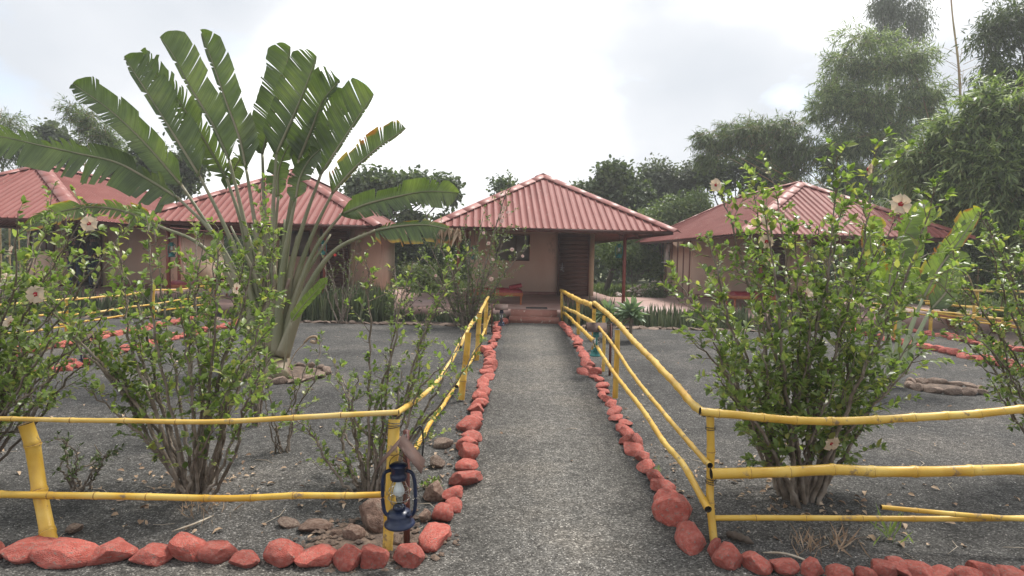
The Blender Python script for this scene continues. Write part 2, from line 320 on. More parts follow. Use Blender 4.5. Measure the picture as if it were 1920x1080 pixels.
def gz(x, y):
    if y > 13.6 or y < -3: return 0.
    k = min(1, (13.6-y)/1.5)
    return k*(.022*noise.noise(Vector((x*.55, y*.55, 3))) + .008*noise.noise(Vector((x*2.3, y*2.3, 9))))
def sheet(name, xs, ys, m, dz=0, z0=None):
    nx, ny = len(xs), len(ys)
    v = np.array([(x, y, (gz(x, y) if z0 is None else z0) + dz) for y in ys for x in xs])
    i, j = np.meshgrid(np.arange(nx-1), np.arange(ny-1)); a = (j*nx+i).ravel()
    mb = MB(); mb.add(v, np.stack([a, a+1, a+1+nx, a+nx], -1))
    o = mb.build(name, m, smooth=True); o['kind'] = 'structure'; return o
# ------------------------------------------------------------------ ground
sheet('ground', np.concatenate([[-150, -60, -20], np.arange(-12, 12.01, .14), [20, 60, 150]]),
      np.concatenate([[-40, -10, 0], np.arange(1.2, 14.6, .14), [16, 22, 40, 100, 200]]), 'gravel')
sheet('grass_field', [-120, -30, 0, 30, 120], [21.5, 40, 90, 190], 'field', z0=.012)
sheet('garden_soil', [9.35, 12, 18, 60], [9.0, 11, 13, 21.5], 'soil', dz=.005, z0=.004)
def strip(name, rows, m, dz):
    """rows: (y, x left, x right)"""
    ys = np.arange(rows[0][0], rows[-1][0], .12); R3 = np.array(rows)
    xl = np.interp(ys, R3[:, 0], R3[:, 1]); xr = np.interp(ys, R3[:, 0], R3[:, 2]); n = 12
    v = []
    for y, a, b in zip(ys, xl, xr):
        for k in range(n+1):
            x = a+(b-a)*k/n; e = min(k, n-k)/n
            v.append((x, y, gz(x, y) + dz))
    a = (np.arange(len(ys)-1)[:, None]*(n+1) + np.arange(n)[None]).ravel()
    mb = MB(); mb.add(v, np.stack([a, a+1, a+n+2, a+n+1], -1)); o = mb.build(name, m, smooth=True); o['kind'] = 'structure'; return o
strip('path', [(2.7, -.62, 1.2), (3.12, -.60, 1.08), (3.5, -.42, .84), (4.2, -.32, .82), (6, -.30, .86), (9, -.28, .87), (12, -.26, .88), (14.2, -.22, .90)], 'pathgravel', .005)
strip('cross_path', [(-2, -9, 9), (2.99, -9, 9)], 'pathgravel', .008)
strip('side_path', [(5.5, -7.1, -5.95), (14.2, -7.2, -5.95)], 'pathgravel', .005)
strip('side_path', [(5.5, 7.45, 8.95), (14.2, 7.6, 8.95)], 'pathgravel', .005)
def blob(name, cx, cy, rx, ry, m, h):
    v = [(cx, cy, gz(cx, cy)+h)]; n = 40
    for r in (.35, .7, 1.):
        for k in range(n):
            a = k/n*2*math.pi; q = r*(1+.25*noise.noise(Vector((math.cos(a)*1.5+cx, math.sin(a)*1.5+cy, r))))
            x, y = cx+rx*q*math.cos(a), cy+ry*q*math.sin(a)
            v.append((x, y, gz(x, y) + h*(1-r**2) - (.01 if r == 1 else 0) + (.012*noise.noise(Vector((x*9, y*9, 0))) if r < 1 else 0)))
    f = [(0, 1+k, 1+(k+1) % n) for k in range(n)]
    for b in (1, 1+n):
        f += [(b+k, b+n+k, b+n+(k+1) % n, b+(k+1) % n) for k in range(n)]
    mb = MB(); mb.add(v, f); o = mb.build(name, m, smooth=True); o['kind'] = 'structure'; return o
blob('soil', -.74, 3.13, .40, .27, 'soil', .022)
blob('soil', *(-2.885,7.587), .55, .5, 'soil', .03)
blob('soil', *(5.261,7.582), .42, .32, 'soil', .03)
blob('soil', -3.4, 13.65, 2.9, .5, 'soil', .02)
blob('soil', -9, 13.65, 2.2, .5, 'soil', .02)
blob('soil', 3.3, 13.75, 2.2, .4, 'soil', .02)
hz, t_, b_ = newmat('haze'); t_.nodes.remove(b_); pv = N(t_, 'ShaderNodeVolumePrincipled'); pv.inputs['Density'].default_value = .0022; pv.inputs['Color'].default_value = (.93, .95, .97, 1); pv.inputs['Anisotropy'].default_value = .3
L(t_, pv.outputs[0], t_.nodes['Material Output'].inputs['Volume']); M['haze'] = hz
mb = MB(); mb.box((0, 80, 7.75), (310, 250, 17.5)); o = mb.build('haze', 'haze'); tag(o, 'pale humid air over the whole garden', 'haze', kind='stuff')
# fine pebbles lying on the gravel
mb = MB(); n = 14000
yy = 2.7 + 4.5*rng.random(n)**1.7; xx = (rng.random(n)*2-1)*(1.0*yy+.2)
zz = np.array([gz(a, b) for a, b in zip(xx, yy)])
PB = (np.array([(0,-.5,0),(.5,0,0),(0,.5,0),(-.5,0,0),(.05,.05,.45)]), [np.array([(0,1,4),(1,2,4),(2,3,4),(3,0,4)])])
up = np.tile([0, 0, 1.], (n, 1)); dr = np.column_stack([rng.normal(size=(n, 2)), np.zeros(n)])
scatter(mb, PB[0], PB[1], np.column_stack([xx, yy, zz+.004]), dr, up, .004 + .009*rng.random(n)**3)
pm, t_, b_ = newmat('loose_pebbles'); g_ = N(t_, 'ShaderNodeNewGeometry'); r_ = ramp(t_, [(0, (.06, .06, .06)), (.6, (.15, .145, .14)), (.9, (.26, .24, .22)), (1, (.5, .48, .45))])
L(t_, g_.outputs['Random Per Island'], r_.inputs[0]); L(t_, r_.outputs[0], b_.inputs[0]); b_.inputs['Roughness'].default_value = .9; M['pebbles'] = pm
tag(mb.build('gravel', 'pebbles'), 'fine loose grey gravel spread over the path and beds', 'gravel', kind='stuff')

# ------------------------------------------------------------------ huts
RW, RE, RH, RD, WY, EZ = 2.97, 2.97, 1.64, 10.0, 5.9, 2.22     # half width, hip run, rise, depth, wall distance, eave height
def slope(mb, O, U, V, width, run, top0, top1, pitch=.165):
    """ribbed sheet: eave from O along U (width), up V (length run), narrowing to top0..top1"""
    O, U, V = map(np.array, (O, U, V)); Nn = np.cross(U, V); Nn /= np.linalg.norm(Nn)
    if Nn[2] < 0: Nn = -Nn
    def vmax(u):
        if u < top0: return run*u/top0
        if u > top1: return run*(width-u)/(width-top1)
        return run
    us = [0.]; k = int(width/pitch); st = width/k
    brk = [0.]
    for i in range(k):
        c = (i+.5)*st; brk += [c-.015, c-.007, c+.007, c+.015]
    brk.append(width); h = [0.]
    for i in range(k): h += [0, .024, .024, 0]
    h.append(0.)
    for e in (top0, top1):
        if not any(abs(b-e) < 1e-4 for b in brk):
            i = next(i for i, b in enumerate(brk) if b > e); t = (e-brk[i-1])/(brk[i]-brk[i-1]); hh = h[i-1]+(h[i]-h[i-1])*t
            brk.insert(i, e); h.insert(i, hh)
    v = []; f = []
    for b, hh in zip(brk, h):
        vm = max(0, vmax(b)); v += [O+U*b+Nn*hh, O+U*b+V*vm+Nn*hh]
    for i in range(len(brk)-1): f.append((2*i, 2*i+2, 2*i+3, 2*i+1))
    mb.add(v, f)
    # folded edge of the sheet at the eave
    v = []; f = []
    for b, hh in zip(brk, h): v += [O+U*b+Nn*hh, O+U*b+Nn*(hh-.012)-np.array([0, 0, .0])]
    for i in range(len(brk)-1): f.append((2*i, 2*i+2, 2*i+3, 2*i+1))
    mb.add(v, f)
def capstrip(a, b, w, up=.034, side=None, dk=.62):
    a, b = np.array(a), np.array(b); d = unit(b-a); s = unit(np.cross(d, [0, 0, 1.])); mb = MB(); n = 8
    dn = w*.50
    for k in range(n):
        p = a+(b-a)*k/n; q = a+(b-a)*(k+1)/n + d*.02; o = np.array([0, 0, up+.0015*(k % 2)])
        v = [p+o-s*w-[0, 0, dn*.62], p+o+[0, 0, .02], p+o+s*w-[0, 0, dn*.62], q+o-s*w-[0, 0, dn*.62], q+o+[0, 0, .02], q+o+s*w-[0, 0, dn*.62]]
        v += [c-np.array([0, 0, .012]) for c in v]
        mb.add(v, [(0,1,4,3),(1,2,5,4),(6,9,10,7),(7,10,11,8),(0,3,9,6),(2,8,11,5),(0,6,7,1),(1,7,8,2),(3,4,10,9),(4,5,11,10)])
    return mb
def plank_door(h, x0, x1, ajar=None, label=None):
    z0, z1 = .274, 2.30; w = x1-x0
    fr = MB(); y = WY-.03
    for a, b in ((x0-.045, .045), (x1, .045)): fr.box((a+.0225, y, (z0+z1)/2), (.045, .10, z1-z0))
    fr.box(((x0+x1)/2, y, z1+.025), (w+.09, .10, .05)); fr.build('door_frame', 'doorframe', h, local=True)
    if ajar: return
    d = bpy.data.objects.new('door', None); S.collection.objects.link(d); d.parent = h
    n = 14; hh = (z1-z0-.01)/n; base = None
    for k in range(n):
        if base is None:
            mb = MB(); mb.box((0, 0, 0), (w-.006, .035, hh-.004)); base = mb.build('plank', 'door', d, local=True); o = base
        else: o = base.copy(); S.collection.objects.link(o)
        o.location = ((x0+x1)/2, y-.012+rnd.uniform(-.0007, .0007), z0+.008+hh*(k+.5))
    mb = MB(); zz = 1.27; xx = x0+.10
    mb.box((xx, y-.045, zz), (.022, .02, .22)); mb.box((xx+.01, y-.055, zz-.06), (.12, .02, .022)); mb.tube([(xx+.02, y-.06, zz-.1), (xx+.02, y-.075, zz-.16), (xx+.06, y-.06, zz-.18)], .012, 6); mb.box((xx-.03, y-.05, zz-.12), (.05, .02, .05))
    mb.build('latch', 'metal', d, local=True)
def window(h, x0, x1, z0=1.41, z1=2.28):
    w = bpy.data.objects.new('window', None); S.collection.objects.link(w); w.parent = h
    mb = MB(); y = WY-.025; t = .035
    mb.box((x0+t/2, y, (z0+z1)/2), (t, .07, z1-z0)); mb.box((x1-t/2, y, (z0+z1)/2), (t, .07, z1-z0))
    mb.box(((x0+x1)/2, y, z0+t/2), (x1-x0-2*t, .07, t)); mb.box(((x0+x1)/2, y, z1-t/2), (x1-x0-2*t, .07, t))
    mb.box(((x0+x1)/2+.12, y, (z0+z1)/2), (.025, .05, z1-z0-2*t)); mb.build('frame', 'doorframe', w, local=True)
    mb = MB(); mb.box(((x0+x1)/2, y+.01, (z0+z1)/2), (x1-x0-2*t, .012, z1-z0-2*t)); mb.build('pane', 'glass', w, local=True)
def hut(cx, ey, label, door, win, posts, ww=2.05, battens=False, ajar=False, ridge=True):
    h = thing('hut', (cx, ey, 0), label, 'hut', 'red roofed huts in a row', R_(3.8))
    mb = MB(); mb.box((0, 7.5, .133), (5.3, 4.2, .266)); mb.build('floor_slab', 'floor', h, local=True)
    sl = math.hypot(RE, RH); vh = RH/sl; vr = RE/sl
    W2 = 2*RW; back = RD
    for nm in ('front', 'back', 'left', 'right'):
        mb = MB()
        if nm == 'front': slope(mb, (-RW, 0, EZ), (1, 0, 0), (0, vr, vh), W2, sl, RW-.001, RW+.001)
        if nm == 'back': slope(mb, (-RW, back, EZ), (1, 0, 0), (0, -vr, vh), W2, sl, RW-.001, RW+.001)
        if nm == 'left': slope(mb, (-RW, 0, EZ), (0, 1, 0), (vr, 0, vh), back, sl, RE, back-RE)
        if nm == 'right': slope(mb, (RW, 0, EZ), (0, 1, 0), (-vr, 0, vh), back, sl, RE, back-RE)
        o = mb.build('roof_slope', 'roof', h, local=True)
    zt = EZ+RH
    for a, b, w in (((-RW, 0, EZ), (0, RE, zt), .19), ((RW, 0, EZ), (0, RE, zt), .19), ((-RW, back, EZ), (0, back-RE, zt), .19), ((RW, back, EZ), (0, back-RE, zt), .19)):
        capstrip(a, b, w).build('hip_cap', 'cap', h, local=True)
    capstrip((0, RE-.06, zt+.006), (0, back-RE+.06, zt+.006), .22, dk=1.05).build('ridge_cap', 'cap', h, local=True)
    # eave beams and rafters
    mb = MB(); e = .10
    for (a, b) in (((-RW+e, e), (RW-e, e)), ((-RW+e, back-e), (RW-e, back-e))): mb.box(((a[0]+b[0])/2, a[1], EZ-.045), (2*(RW-e)-.06, .05, .08))
    for sx in (-1, 1): mb.box((sx*(RW-e), back/2, EZ-.045), (.05, back-2*e+.05, .08))
    mb.build('eave_beam', 'steel', h, local=True)
    mb = MB()
    for sx in (-1, 1):
        for yy in (1.55, 3.1, 4.6):
            f = min(1, yy/RE)
            mb.tube([(sx*(RW-e), yy, EZ-.05), (sx*(RW-RW*f)+.0, yy, EZ+RH*f-.07)], .03, 4)
        mb.tube([(sx*(RW-.12), .12, EZ-.03), (0, RE, zt-.10)], .035, 4)
        mb.box((sx*2.1, 1.6+2.1, EZ+.36), (.05, 4.3, .05))
    mb.box((0, 1.6, EZ+.36), (4.3, .05, .06))
    mb.build('rafters', 'steel', h, local=True)
    # walls: room box with openings left for the door
    x0, x1 = door; wt = .15; top = EZ + (RW-ww)*RH/RW - .05; yb = back-.9
    mb = MB(); y = WY+wt/2
    def seg(a, b, z0, z1): mb.box(((a+b)/2, y, (z0+z1)/2), (b-a, wt, z1-z0))
    z_ = .27
    seg(-ww, x0-.045, z_, top); seg(x1+.045, ww, z_, top); seg(x0-.045, x1+.045, 2.35, top)
    mb.box((-ww+wt/2, (WY+wt+yb)/2, (top)/2), (wt, yb-WY-wt, top)); mb.box((ww-wt/2, (WY+wt+yb)/2, (top)/2), (wt, yb-WY-wt, top))
    mb.box((0, yb+wt/2, top/2), (2*ww, wt, top)); mb.build('wall', 'wall', h, local=True)
    mb = MB(); mb.box((x1+.045+.09, WY-.008, 1.31), (.17, .02, 2.07)); mb.build('door_surround', 'jamb', h, local=True)
    mb = MB()
    for a, b in ((-ww-.01, x0-.05), (x1+.23, ww+.01)): 
        if b > a: mb.box(((a+b)/2, WY-.012, .335), (b-a, .03, .12))
    mb.build('skirting', 'skirt', h, local=True)
    if battens:
        base = None
        for k in range(6):
            if base is None:
                mb = MB(); mb.box((0, 0, 0), (.03, .06, top-.1)); o = base = mb.build('batten', 'skirt', h, local=True)
            else: o = base.copy(); S.collection.objects.link(o)
            o.location = (-ww-.015, WY+.3+k*.66, top/2)
    plank_door(h, x0, x1, ajar)
    if win: window(h, *win)
    for px, py in posts:
        mb = MB(); zt2 = EZ-.03 + min(abs(RW-abs(px)), py)*RH/RW
        mb.box((px, py, (.27+zt2-.04)/2+.0), (.075, .075, zt2-.27-.02)) if False else mb.box((px, py, (.27+zt2)/2), (.075, .075, zt2-.27))
        mb.box((px, py, .30), (.13, .13, .05)); mb.build('post', 'poststeel', h, local=True)
    return h
EY = 14.6
hut(-13.45, EY-.2, 'leftmost hut, people standing at its dark doorway', (-1.1, -.15), (-2.4, -1.6), [(-2.1, 1.6), (2.72, 5.2)], 2.5, ajar=True)
hut(-6.36, EY, 'hut behind the big fan palm, second from the left', (.10, .95), (-1.3, -.3), [(1.35, 1.2), (-2.6, 1.2)])
hut(.78, EY, 'hut at the end of the gravel path with brown plank door and window', (.90, 1.86), (-1.25, -.10), [(2.06, 1.5), (-2.3, 1.5)])
hut(8.30, EY+.6, 'rightmost hut with battened side wall behind the large flowering bush', (.2, 1.1), None, [(-1.75, 1.5), (2.1, 1.5)], battens=True)
# terrace the huts stand on
mb = MB(); mb.box((-2.2, (14.75+20.5)/2, .135), (30, 5.75, .27)); o = mb.build('terrace_floor', 'floor'); o['kind'] = 'structure'
st = thing('steps', (.34, 14.1, 0), 'two red cement steps at the end of the gravel path', 'steps')
mb = MB(); mb.box((.34, 14.26, .0675), (1.16, .32, .135)); mb.build('step', 'step', st)
mb = MB(); mb.box((.34, 14.583, .137), (1.10, .326, .274)); mb.build('step', 'step', st)
mb = MB(); mb.box((.42, 15.15, .279), (.52, .32, .018)); tag(mb.build('door_mat', 'rubber', origin=(.42, 15.15, .27)), 'dark rubber doormat on the terrace above the steps', 'mat')
def cot(x, y, label, w=1.5, d=.75):
    c = thing('cot', (x, y, .27), label, 'cot', 'red cushioned cots on the terraces')
    mb = MB(); mb.box((0, 0, .27), (w, d, .09)); mb.build('frame', 'cotwood', c, local=True)
    base = None
    for sx in (-1, 1):
        for sy in (-1, 1):
            if base is None:
                mb = MB(); mb.lathe([(0, 0), (.022, 0), (.03, .04), (.018, .07), (.034, .12), (.02, .16), (.036, .2), (.036, .235), (0, .235)], 10); o = base = mb.build('leg', 'cotwood', c, smooth=True, local=True)
            else: o = base.copy(); S.collection.objects.link(o)
            o.location = (sx*(w/2-.05), sy*(d/2-.05), 0)
    mb = MB(); n = 12; m_ = 5; v = []; f = []
    for i in range(n+1):
        for j in range(m_+1):
            u, q = i/n, j/m_; e = min(u, 1-u)*n; g = min(q, 1-q)*m_
            hgt = .10*(1-max(0, 1-e)**2*.7)*(1-max(0, 1-g)**2*.6)*(1 if .03 < u < .97 else .5) + .015*rnd.random()
            v.append(((u-.5)*(w-.02), (q-.5)*(d-.02), .317+hgt))
    f = [(i*(m_+1)+j, (i+1)*(m_+1)+j, (i+1)*(m_+1)+j+1, i*(m_+1)+j+1) for i in range(n) for j in range(m_)]
    k = len(v); ring = [(i, 0) for i in range(n+1)]+[(n, j) for j in range(1, m_+1)]+[(i, m_) for i in range(n-1, -1, -1)]+[(0, j) for j in range(m_-1, 0, -1)]
    for i, j in ring: p = v[i*(m_+1)+j]; v.append((p[0], p[1], .317))
    for q in range(len(ring)):
        a, b = ring[q], ring[(q+1) % len(ring)]; f.append((a[0]*(m_+1)+a[1], k+q, k+(q+1) % len(ring), b[0]*(m_+1)+b[1]))
    mb.add(v, f); mb.build('mattress', 'redseat', c, smooth=True, local=True)
    mb = MB(); mb.box((w/2-.2, 0, .47), (.34, d-.06, .09), Matrix.Rotation(R_(-12), 4, 'Y')); mb.build('headrest', 'redseat', c, local=True)
    return c
cot(-.62, 16.5, 'red cushioned wooden cot on the terrace left of the gravel path', 1.4, .8)
cot(6.45, 17.2, 'red cushioned wooden cot at the rightmost hut behind the flowering bush', 1.2)
cot(-9.0, 17.0, 'red cushioned wooden cot on the terrace beside the big fan palm', 1.4)
# electricity meter on the side wall of the right hut
mt = thing('meter_box', (5.68, 23.66, 1.75), 'white electricity meter box on the side wall of the rightmost hut', 'meter box')
mb = MB(); mb.box((-.06, 0, .08), (.12, .42, .62)); mb.build('box', 'whiteplastic', mt, local=True)
mb = MB(); mb.box((-.10, -.02, -.30), (.2, .8, .04)); mb.build('shelf', 'whiteplastic', mt, local=True)
mb = MB(); mb.tube([(-.05, -.22, .1), (-.06, -.34, -.05), (-.05, -.30, -.28)], .015, 6); mb.tube([(-.05, 0, .39), (-.05, 0, .7)], .015, 6); mb.build('cable', 'wire', mt, local=True)
mb = MB(); mb.box((-.03, .02, .52), (.06, .2, .16)); mb.build('switch_box', 'grease', mt, local=True)

# ------------------------------------------------------------------ bamboo fences
def bend(pts, n):
    P = np.array(pts, float)
    if len(P) == 2: t = np.linspace(0, 1, n)[:, None]; return P[0]+(P[1]-P[0])*t
    d = np.concatenate([[0], np.cumsum(np.linalg.norm(np.diff(P, axis=0), axis=1))]); t = np.linspace(0, d[-1], n)
    o = np.zeros((n, 3)); T = np.gradient(P, d, axis=0)
    for k, q in enumerate(t):
        i = min(len(P)-2, np.searchsorted(d, q, side='right')-1); h = d[i+1]-d[i]; u = (q-d[i])/h
        o[k] = (2*u**3-3*u**2+1)*P[i]+(u**3-2*u**2+u)*h*T[i]+(-2*u**3+3*u**2)*P[i+1]+(u**3-u**2)*h*T[i+1]
    return o
def bamboo(name, pts, r0, r1, parent, m='bamboo', gap=.22, wob=.25, sides=12, open_ends=True, kink=.0):
    """a bamboo pole: slightly uneven internodes, raised rings at the joints, hollow ends"""
    P = bend(pts, 60); d = np.concatenate([[0], np.cumsum(np.linalg.norm(np.diff(P, axis=0), axis=1))]); Ln = d[-1]
    ks = []; q = rnd.uniform(.2, .9)*gap
    while q < Ln-.03: ks.append(q); q += gap*rnd.uniform(.8, 1.2)
    st = {0.: 1., Ln: 1.}
    for q in ks:
        for dq, s_ in ((-.02, 1.0), (-.007, 1.10), (-.0015, 1.16), (.003, 1.03), (.008, 1.12), (.022, 1.0)):
            if 0 < q+dq < Ln: st[q+dq] = s_
        st[min(Ln-.001, q+gap*.5)] = .965
    ts = sorted(st); pp = np.array([[np.interp(t, d, P[:, c]) for c in range(3)] for t in ts])
    off = {q: np.array([rnd.gauss(0, 1), rnd.gauss(0, 1), rnd.gauss(0, 1)])*r0*wob*.6 for q in [0]+ks+[Ln]}
    kk = sorted(off); oo = np.array([[np.interp(t, kk, [off[k][c] for k in kk]) for c in range(3)] for t in ts])
    rr = np.array([(r0+(r1-r0)*t/Ln)*st[t] for t in ts])
    mb = MB(); mb.tube(pp+oo, rr, sides, cap=False)
    o = mb.build(name, m, parent, smooth=True)
    o.data.materials.append(M['node']); mi = np.zeros(len(o.data.polygons), np.int32)
    for i, t in enumerate(ts[:-1]):
        if st[t] >= 1.09 and ts[i+1]-t < .012 and st[t] > 1.13: mi[i*sides:(i+1)*sides] = 1
    o.data.polygons.foreach_set('material_index', mi)
    if open_ends:
        for e, i in ((0, 1), (-1, -2)):
            mb = MB()
            a = (pp+oo)[e]; b = (pp+oo)[i]; dd = unit(b-a)
            mb.tube([a+dd*.002, a+dd*.02], rr[e]*.80, sides, cap=False); mb.tube([a+dd*.0185, a+dd*.02], rr[e]*.84, sides)
            # rim
            ref = np.array([0, 0, 1.]) if abs(dd[2]) < .8 else np.array([0, 1., 0]); x = unit(np.cross(dd, ref)); y = np.cross(x, dd)
            th = np.arange(sides)/sides*2*math.pi
            v = [a+x*math.cos(t)*rr[e]+y*math.sin(t)*rr[e] for t in th]+[a+dd*.002+x*math.cos(t)*rr[e]*.8+y*math.sin(t)*rr[e]*.8 for t in th]
            mb.add(v, [(k, (k+1) % sides, sides+(k+1) % sides, sides+k) for k in range(sides)])
            mb.build('cut_end', 'hollow', o, local=False)
    return o
fl = thing('bamboo_fence', (-.69, 3.12, 0), 'yellow bamboo fence left of the gravel path turning at the blue lantern', 'fence')
bamboo('post', [(-0.639,3.013,0.0), (-0.641,3.12,0.657)], .026, .031, fl, gap=.30)
bamboo('post', [(-2.338,2.998,0.0), (-2.505,3.13,0.287), (-2.57,3.13,0.6)], .034, .036, fl, gap=.26)
bamboo('rail', [(-3.372,3.07,0.613),(-2.651,3.07,0.625),(-2.044,3.07,0.628),(-1.55,3.07,0.635),(-1.112,3.07,0.667),(-0.601,3.07,0.707)], .0115, .0145, fl, 'bamboo_top', gap=.3, wob=.15)
bamboo('rail', [(-3.373,3.06,0.229),(-2.65,3.06,0.234),(-2.235,3.06,0.236),(-1.821,3.06,0.241),(-1.491,3.06,0.244),(-1.108,3.06,0.265),(-0.63,3.06,0.285)], .019, .016, fl, gap=.26, wob=.2)
bamboo('rail', [(-0.66,3.267,0.644),(-0.66,4.389,0.519),(-0.66,6.154,0.49),(-0.66,7.044,0.563)], .0165, .019, fl, 'bamboo_top', gap=.25)
bamboo('rail', [(-0.66,6.806,0.499),(-0.66,7.828,0.578),(-0.66,9.823,0.562),(-0.66,12.688,0.681)], .026, .028, fl, 'bamboo_top', gap=.3)
bamboo('rail', [(-0.69,3.893,0.186),(-0.69,4.484,0.19),(-0.69,5.217,0.15),(-0.69,6.932,0.063)], .0175, .0175, fl, gap=.24)
bamboo('rail', [(-0.66,6.521,0.113),(-0.66,9.465,0.071),(-0.66,11.724,0.116),(-0.66,15.329,0.312)], .021, .022, fl, 'bamboo_top', gap=.3)
for a, b, r in (((-0.592,6.369,0.0), (-0.543,6.45,0.712), .034), ((-0.618,8.899,0.0), (-0.583,8.9,0.681), .036), ((-0.664,11.823,0.0), (-0.648,11.9,0.638), .038)): bamboo('post', [a, b], r, r*.95, fl, gap=.28)
fr = thing('bamboo_fence', (1.03, 3.28, 0), 'thick yellow bamboo fence right of the gravel path with four-rail corner', 'fence')
bamboo('post', [(1.055,3.2,0.0), (1.059,3.3,0.3), (1.042,3.3,0.67)], .021, .0215, fr, gap=.24)
bamboo('rail', [(0.978,3.27,0.699),(1.172,3.27,0.686),(1.344,3.27,0.67),(1.6,3.27,0.662),(1.855,3.27,0.671),(2.137,3.27,0.692),(2.362,3.27,0.712),(2.697,3.27,0.748),(3.339,3.27,0.792)], .0225, .0215, fr, gap=.215, wob=.18)
bamboo('rail', [(1.047,3.25,0.365),(1.234,3.25,0.372),(1.461,3.25,0.389),(1.715,3.25,0.404),(1.913,3.25,0.401),(2.139,3.25,0.403),(2.7,3.25,0.435),(3.341,3.25,0.471)], .029, .028, fr, gap=.25, wob=.15)
bamboo('rail', [(1.038,3.25,0.122),(1.528,3.25,0.138),(1.982,3.25,0.147),(2.463,3.25,0.159),(3.361,3.25,0.195)], .0150, .0150, fr, gap=.29, wob=.15)
bamboo('rail', [(1.936,3.22,0.219),(2.256,3.22,0.199),(2.551,3.22,0.18),(3.332,3.22,0.175)], .012, .015, fr, gap=.22, wob=.2)
bamboo('rail', [(1.03,3.354,0.667),(1.03,3.573,0.659),(1.03,3.877,0.684),(1.03,4.206,0.706),(1.03,4.766,0.74),(1.03,5.367,0.768),(1.03,6.347,0.836),(1.03,8.486,0.902)], .0225, .029, fr, gap=.22, wob=.12)
bamboo('rail', [(1.02,3.199,0.428),(1.02,3.599,0.429),(1.02,3.996,0.439),(1.02,4.776,0.456),(1.02,5.473,0.488),(1.02,6.485,0.571),(1.02,7.996,0.644)], .0155, .018, fr, gap=.27, wob=.15)
bamboo('rail', [(1.0,3.128,0.225),(1.0,3.342,0.25),(1.0,3.587,0.278),(1.0,4.096,0.269),(1.0,4.578,0.297),(1.0,5.465,0.311),(1.0,6.419,0.326),(1.0,7.892,0.392)], .019, .020, fr, gap=.25, wob=.15)
bamboo('rail', [(1.03,8.415,0.855),(1.03,10.253,0.799),(1.03,15.173,0.717)], .038, .04, fr, gap=.4)
bamboo('rail', [(1.03,7.963,0.634),(1.03,10.192,0.563),(1.03,14.661,0.361)], .030, .03, fr, 'bamboo_top', gap=.4)
bamboo('rail', [(1.03,8.371,0.383),(1.03,11.112,0.331),(1.03,14.809,0.245)], .030, .03, fr, gap=.4)
for a, b, r in (((1.061,6.609,0.0), (1.073,6.67,0.732), .030), ((1.139,8.185,0.0), (1.149,8.3,0.744), .022), ((1.253,10.227,0.0), (1.223,10.0,0.778), .032), ((1.184,12.144,0.0), (1.151,12.1,0.724), .035), ((1.031,14.555,0.0), (0.997,14.5,0.752), .035)): bamboo('post', [a, b], r, r*.95, fr, gap=.28)
def tie(c, r, parent, n=3, vert=False):
    for k in range(n):
        mb = MB(); th = np.linspace(0, 6.28, 18); rr = r*rnd.uniform(1.05, 1.25); tl = rnd.uniform(-.3, .3)
        mb.tube([(c[0]+rr*math.cos(q), c[1]+rr*math.sin(q), c[2]+(k-1)*.012+tl*r*math.cos(q)) for q in th], .0022, 4); mb.build('wire_tie', 'wire', parent)
tie((-0.638,3.12,0.632), .034, fl); tie((-0.647,3.1,0.275), .032, fl, 2); tie((-2.507,3.13,0.216), .038, fl, 2)
tie((1.048,3.3,0.608), .023, fr, 2); tie((1.061,3.3,0.309), .024, fr, 3); tie((1.079,3.3,0.063), .023, fr, 2)
f2 = thing('bamboo_fence', (-7.2, 9.5, 0), 'yellow bamboo fence seen through leaves left of the fan palm', 'fence')
def depthfence(root, X, posts, rails, r=.03):
    for y in posts: bamboo('post', [(X, y, -.02), (X+.02, y, .72)], r*.95, r*.9, root, gap=.3)
    for z0, z1, ya, yb, m in rails:
        n = 6; bamboo('rail', [(X+.03+rnd.uniform(-.02, .02), ya+(yb-ya)*k/n, z0+(z1-z0)*k/n+rnd.uniform(-.025, .025)) for k in range(n+1)], r*.58, r*.52, root, m, gap=.4)
depthfence(f2, -7.2, [6.2, 8.0, 9.6, 11.9, 14.1], [(.70, .70, 5.0, 9.8, 'bamboo_top'), (.70, .71, 9.6, 14.3, 'bamboo_top'), (.50, .52, 5.0, 9.6, 'bamboo_top'), (.46, .5, 9.5, 14.3, 'bamboo_top'), (.30, .30, 5., 9.6, 'bamboo'), (.30, .3, 9.4, 14.2, 'bamboo')])
f3 = thing('bamboo_fence', (7.55, 9.6, 0), 'yellow bamboo fence on the near side of the right-hand path', 'fence')
depthfence(f3, 7.5, [9.6, 12.3, 15.1, 6.8], [(.69, .70, 5.5, 10.2, 'bamboo_top'), (.70, .70, 9.4, 15.2, 'bamboo_top'), (.58, .66, 5.5, 11.2, 'bamboo')])
f4 = thing('bamboo_fence', (9.1, 12.4, 0), 'yellow bamboo fence on the far side of the right-hand path', 'fence')
depthfence(f4, 9.1, [12.4, 9.4, 15.2], [(.70, .70, 7.5, 12.6, 'bamboo_top'), (.70, .70, 12.2, 15.4, 'bamboo_top'), (.40, .42, 7.5, 15.3, 'bamboo')])
f5 = thing('bamboo_fence', (10.4, 14.1, 0), 'taller yellow bamboo fence beside the terracotta pots at far right', 'fence')
for x in (9.4, 10.42, 12.4): bamboo('post', [(x, 14.1, 0), (x, 14.1, 1.0)], .038, .036, f5, gap=.3)
bamboo('rail', [(9.2, 14.05, .99), (10.4, 14.05, .97), (13.2, 14.05, .97)], .028, .028, f5, 'bamboo_top', gap=.4)
bamboo('rail', [(9.2, 14.05, .66), (10.4, 14.05, .60), (13.2, 14.05, .58)], .028, .028, f5, gap=.4)

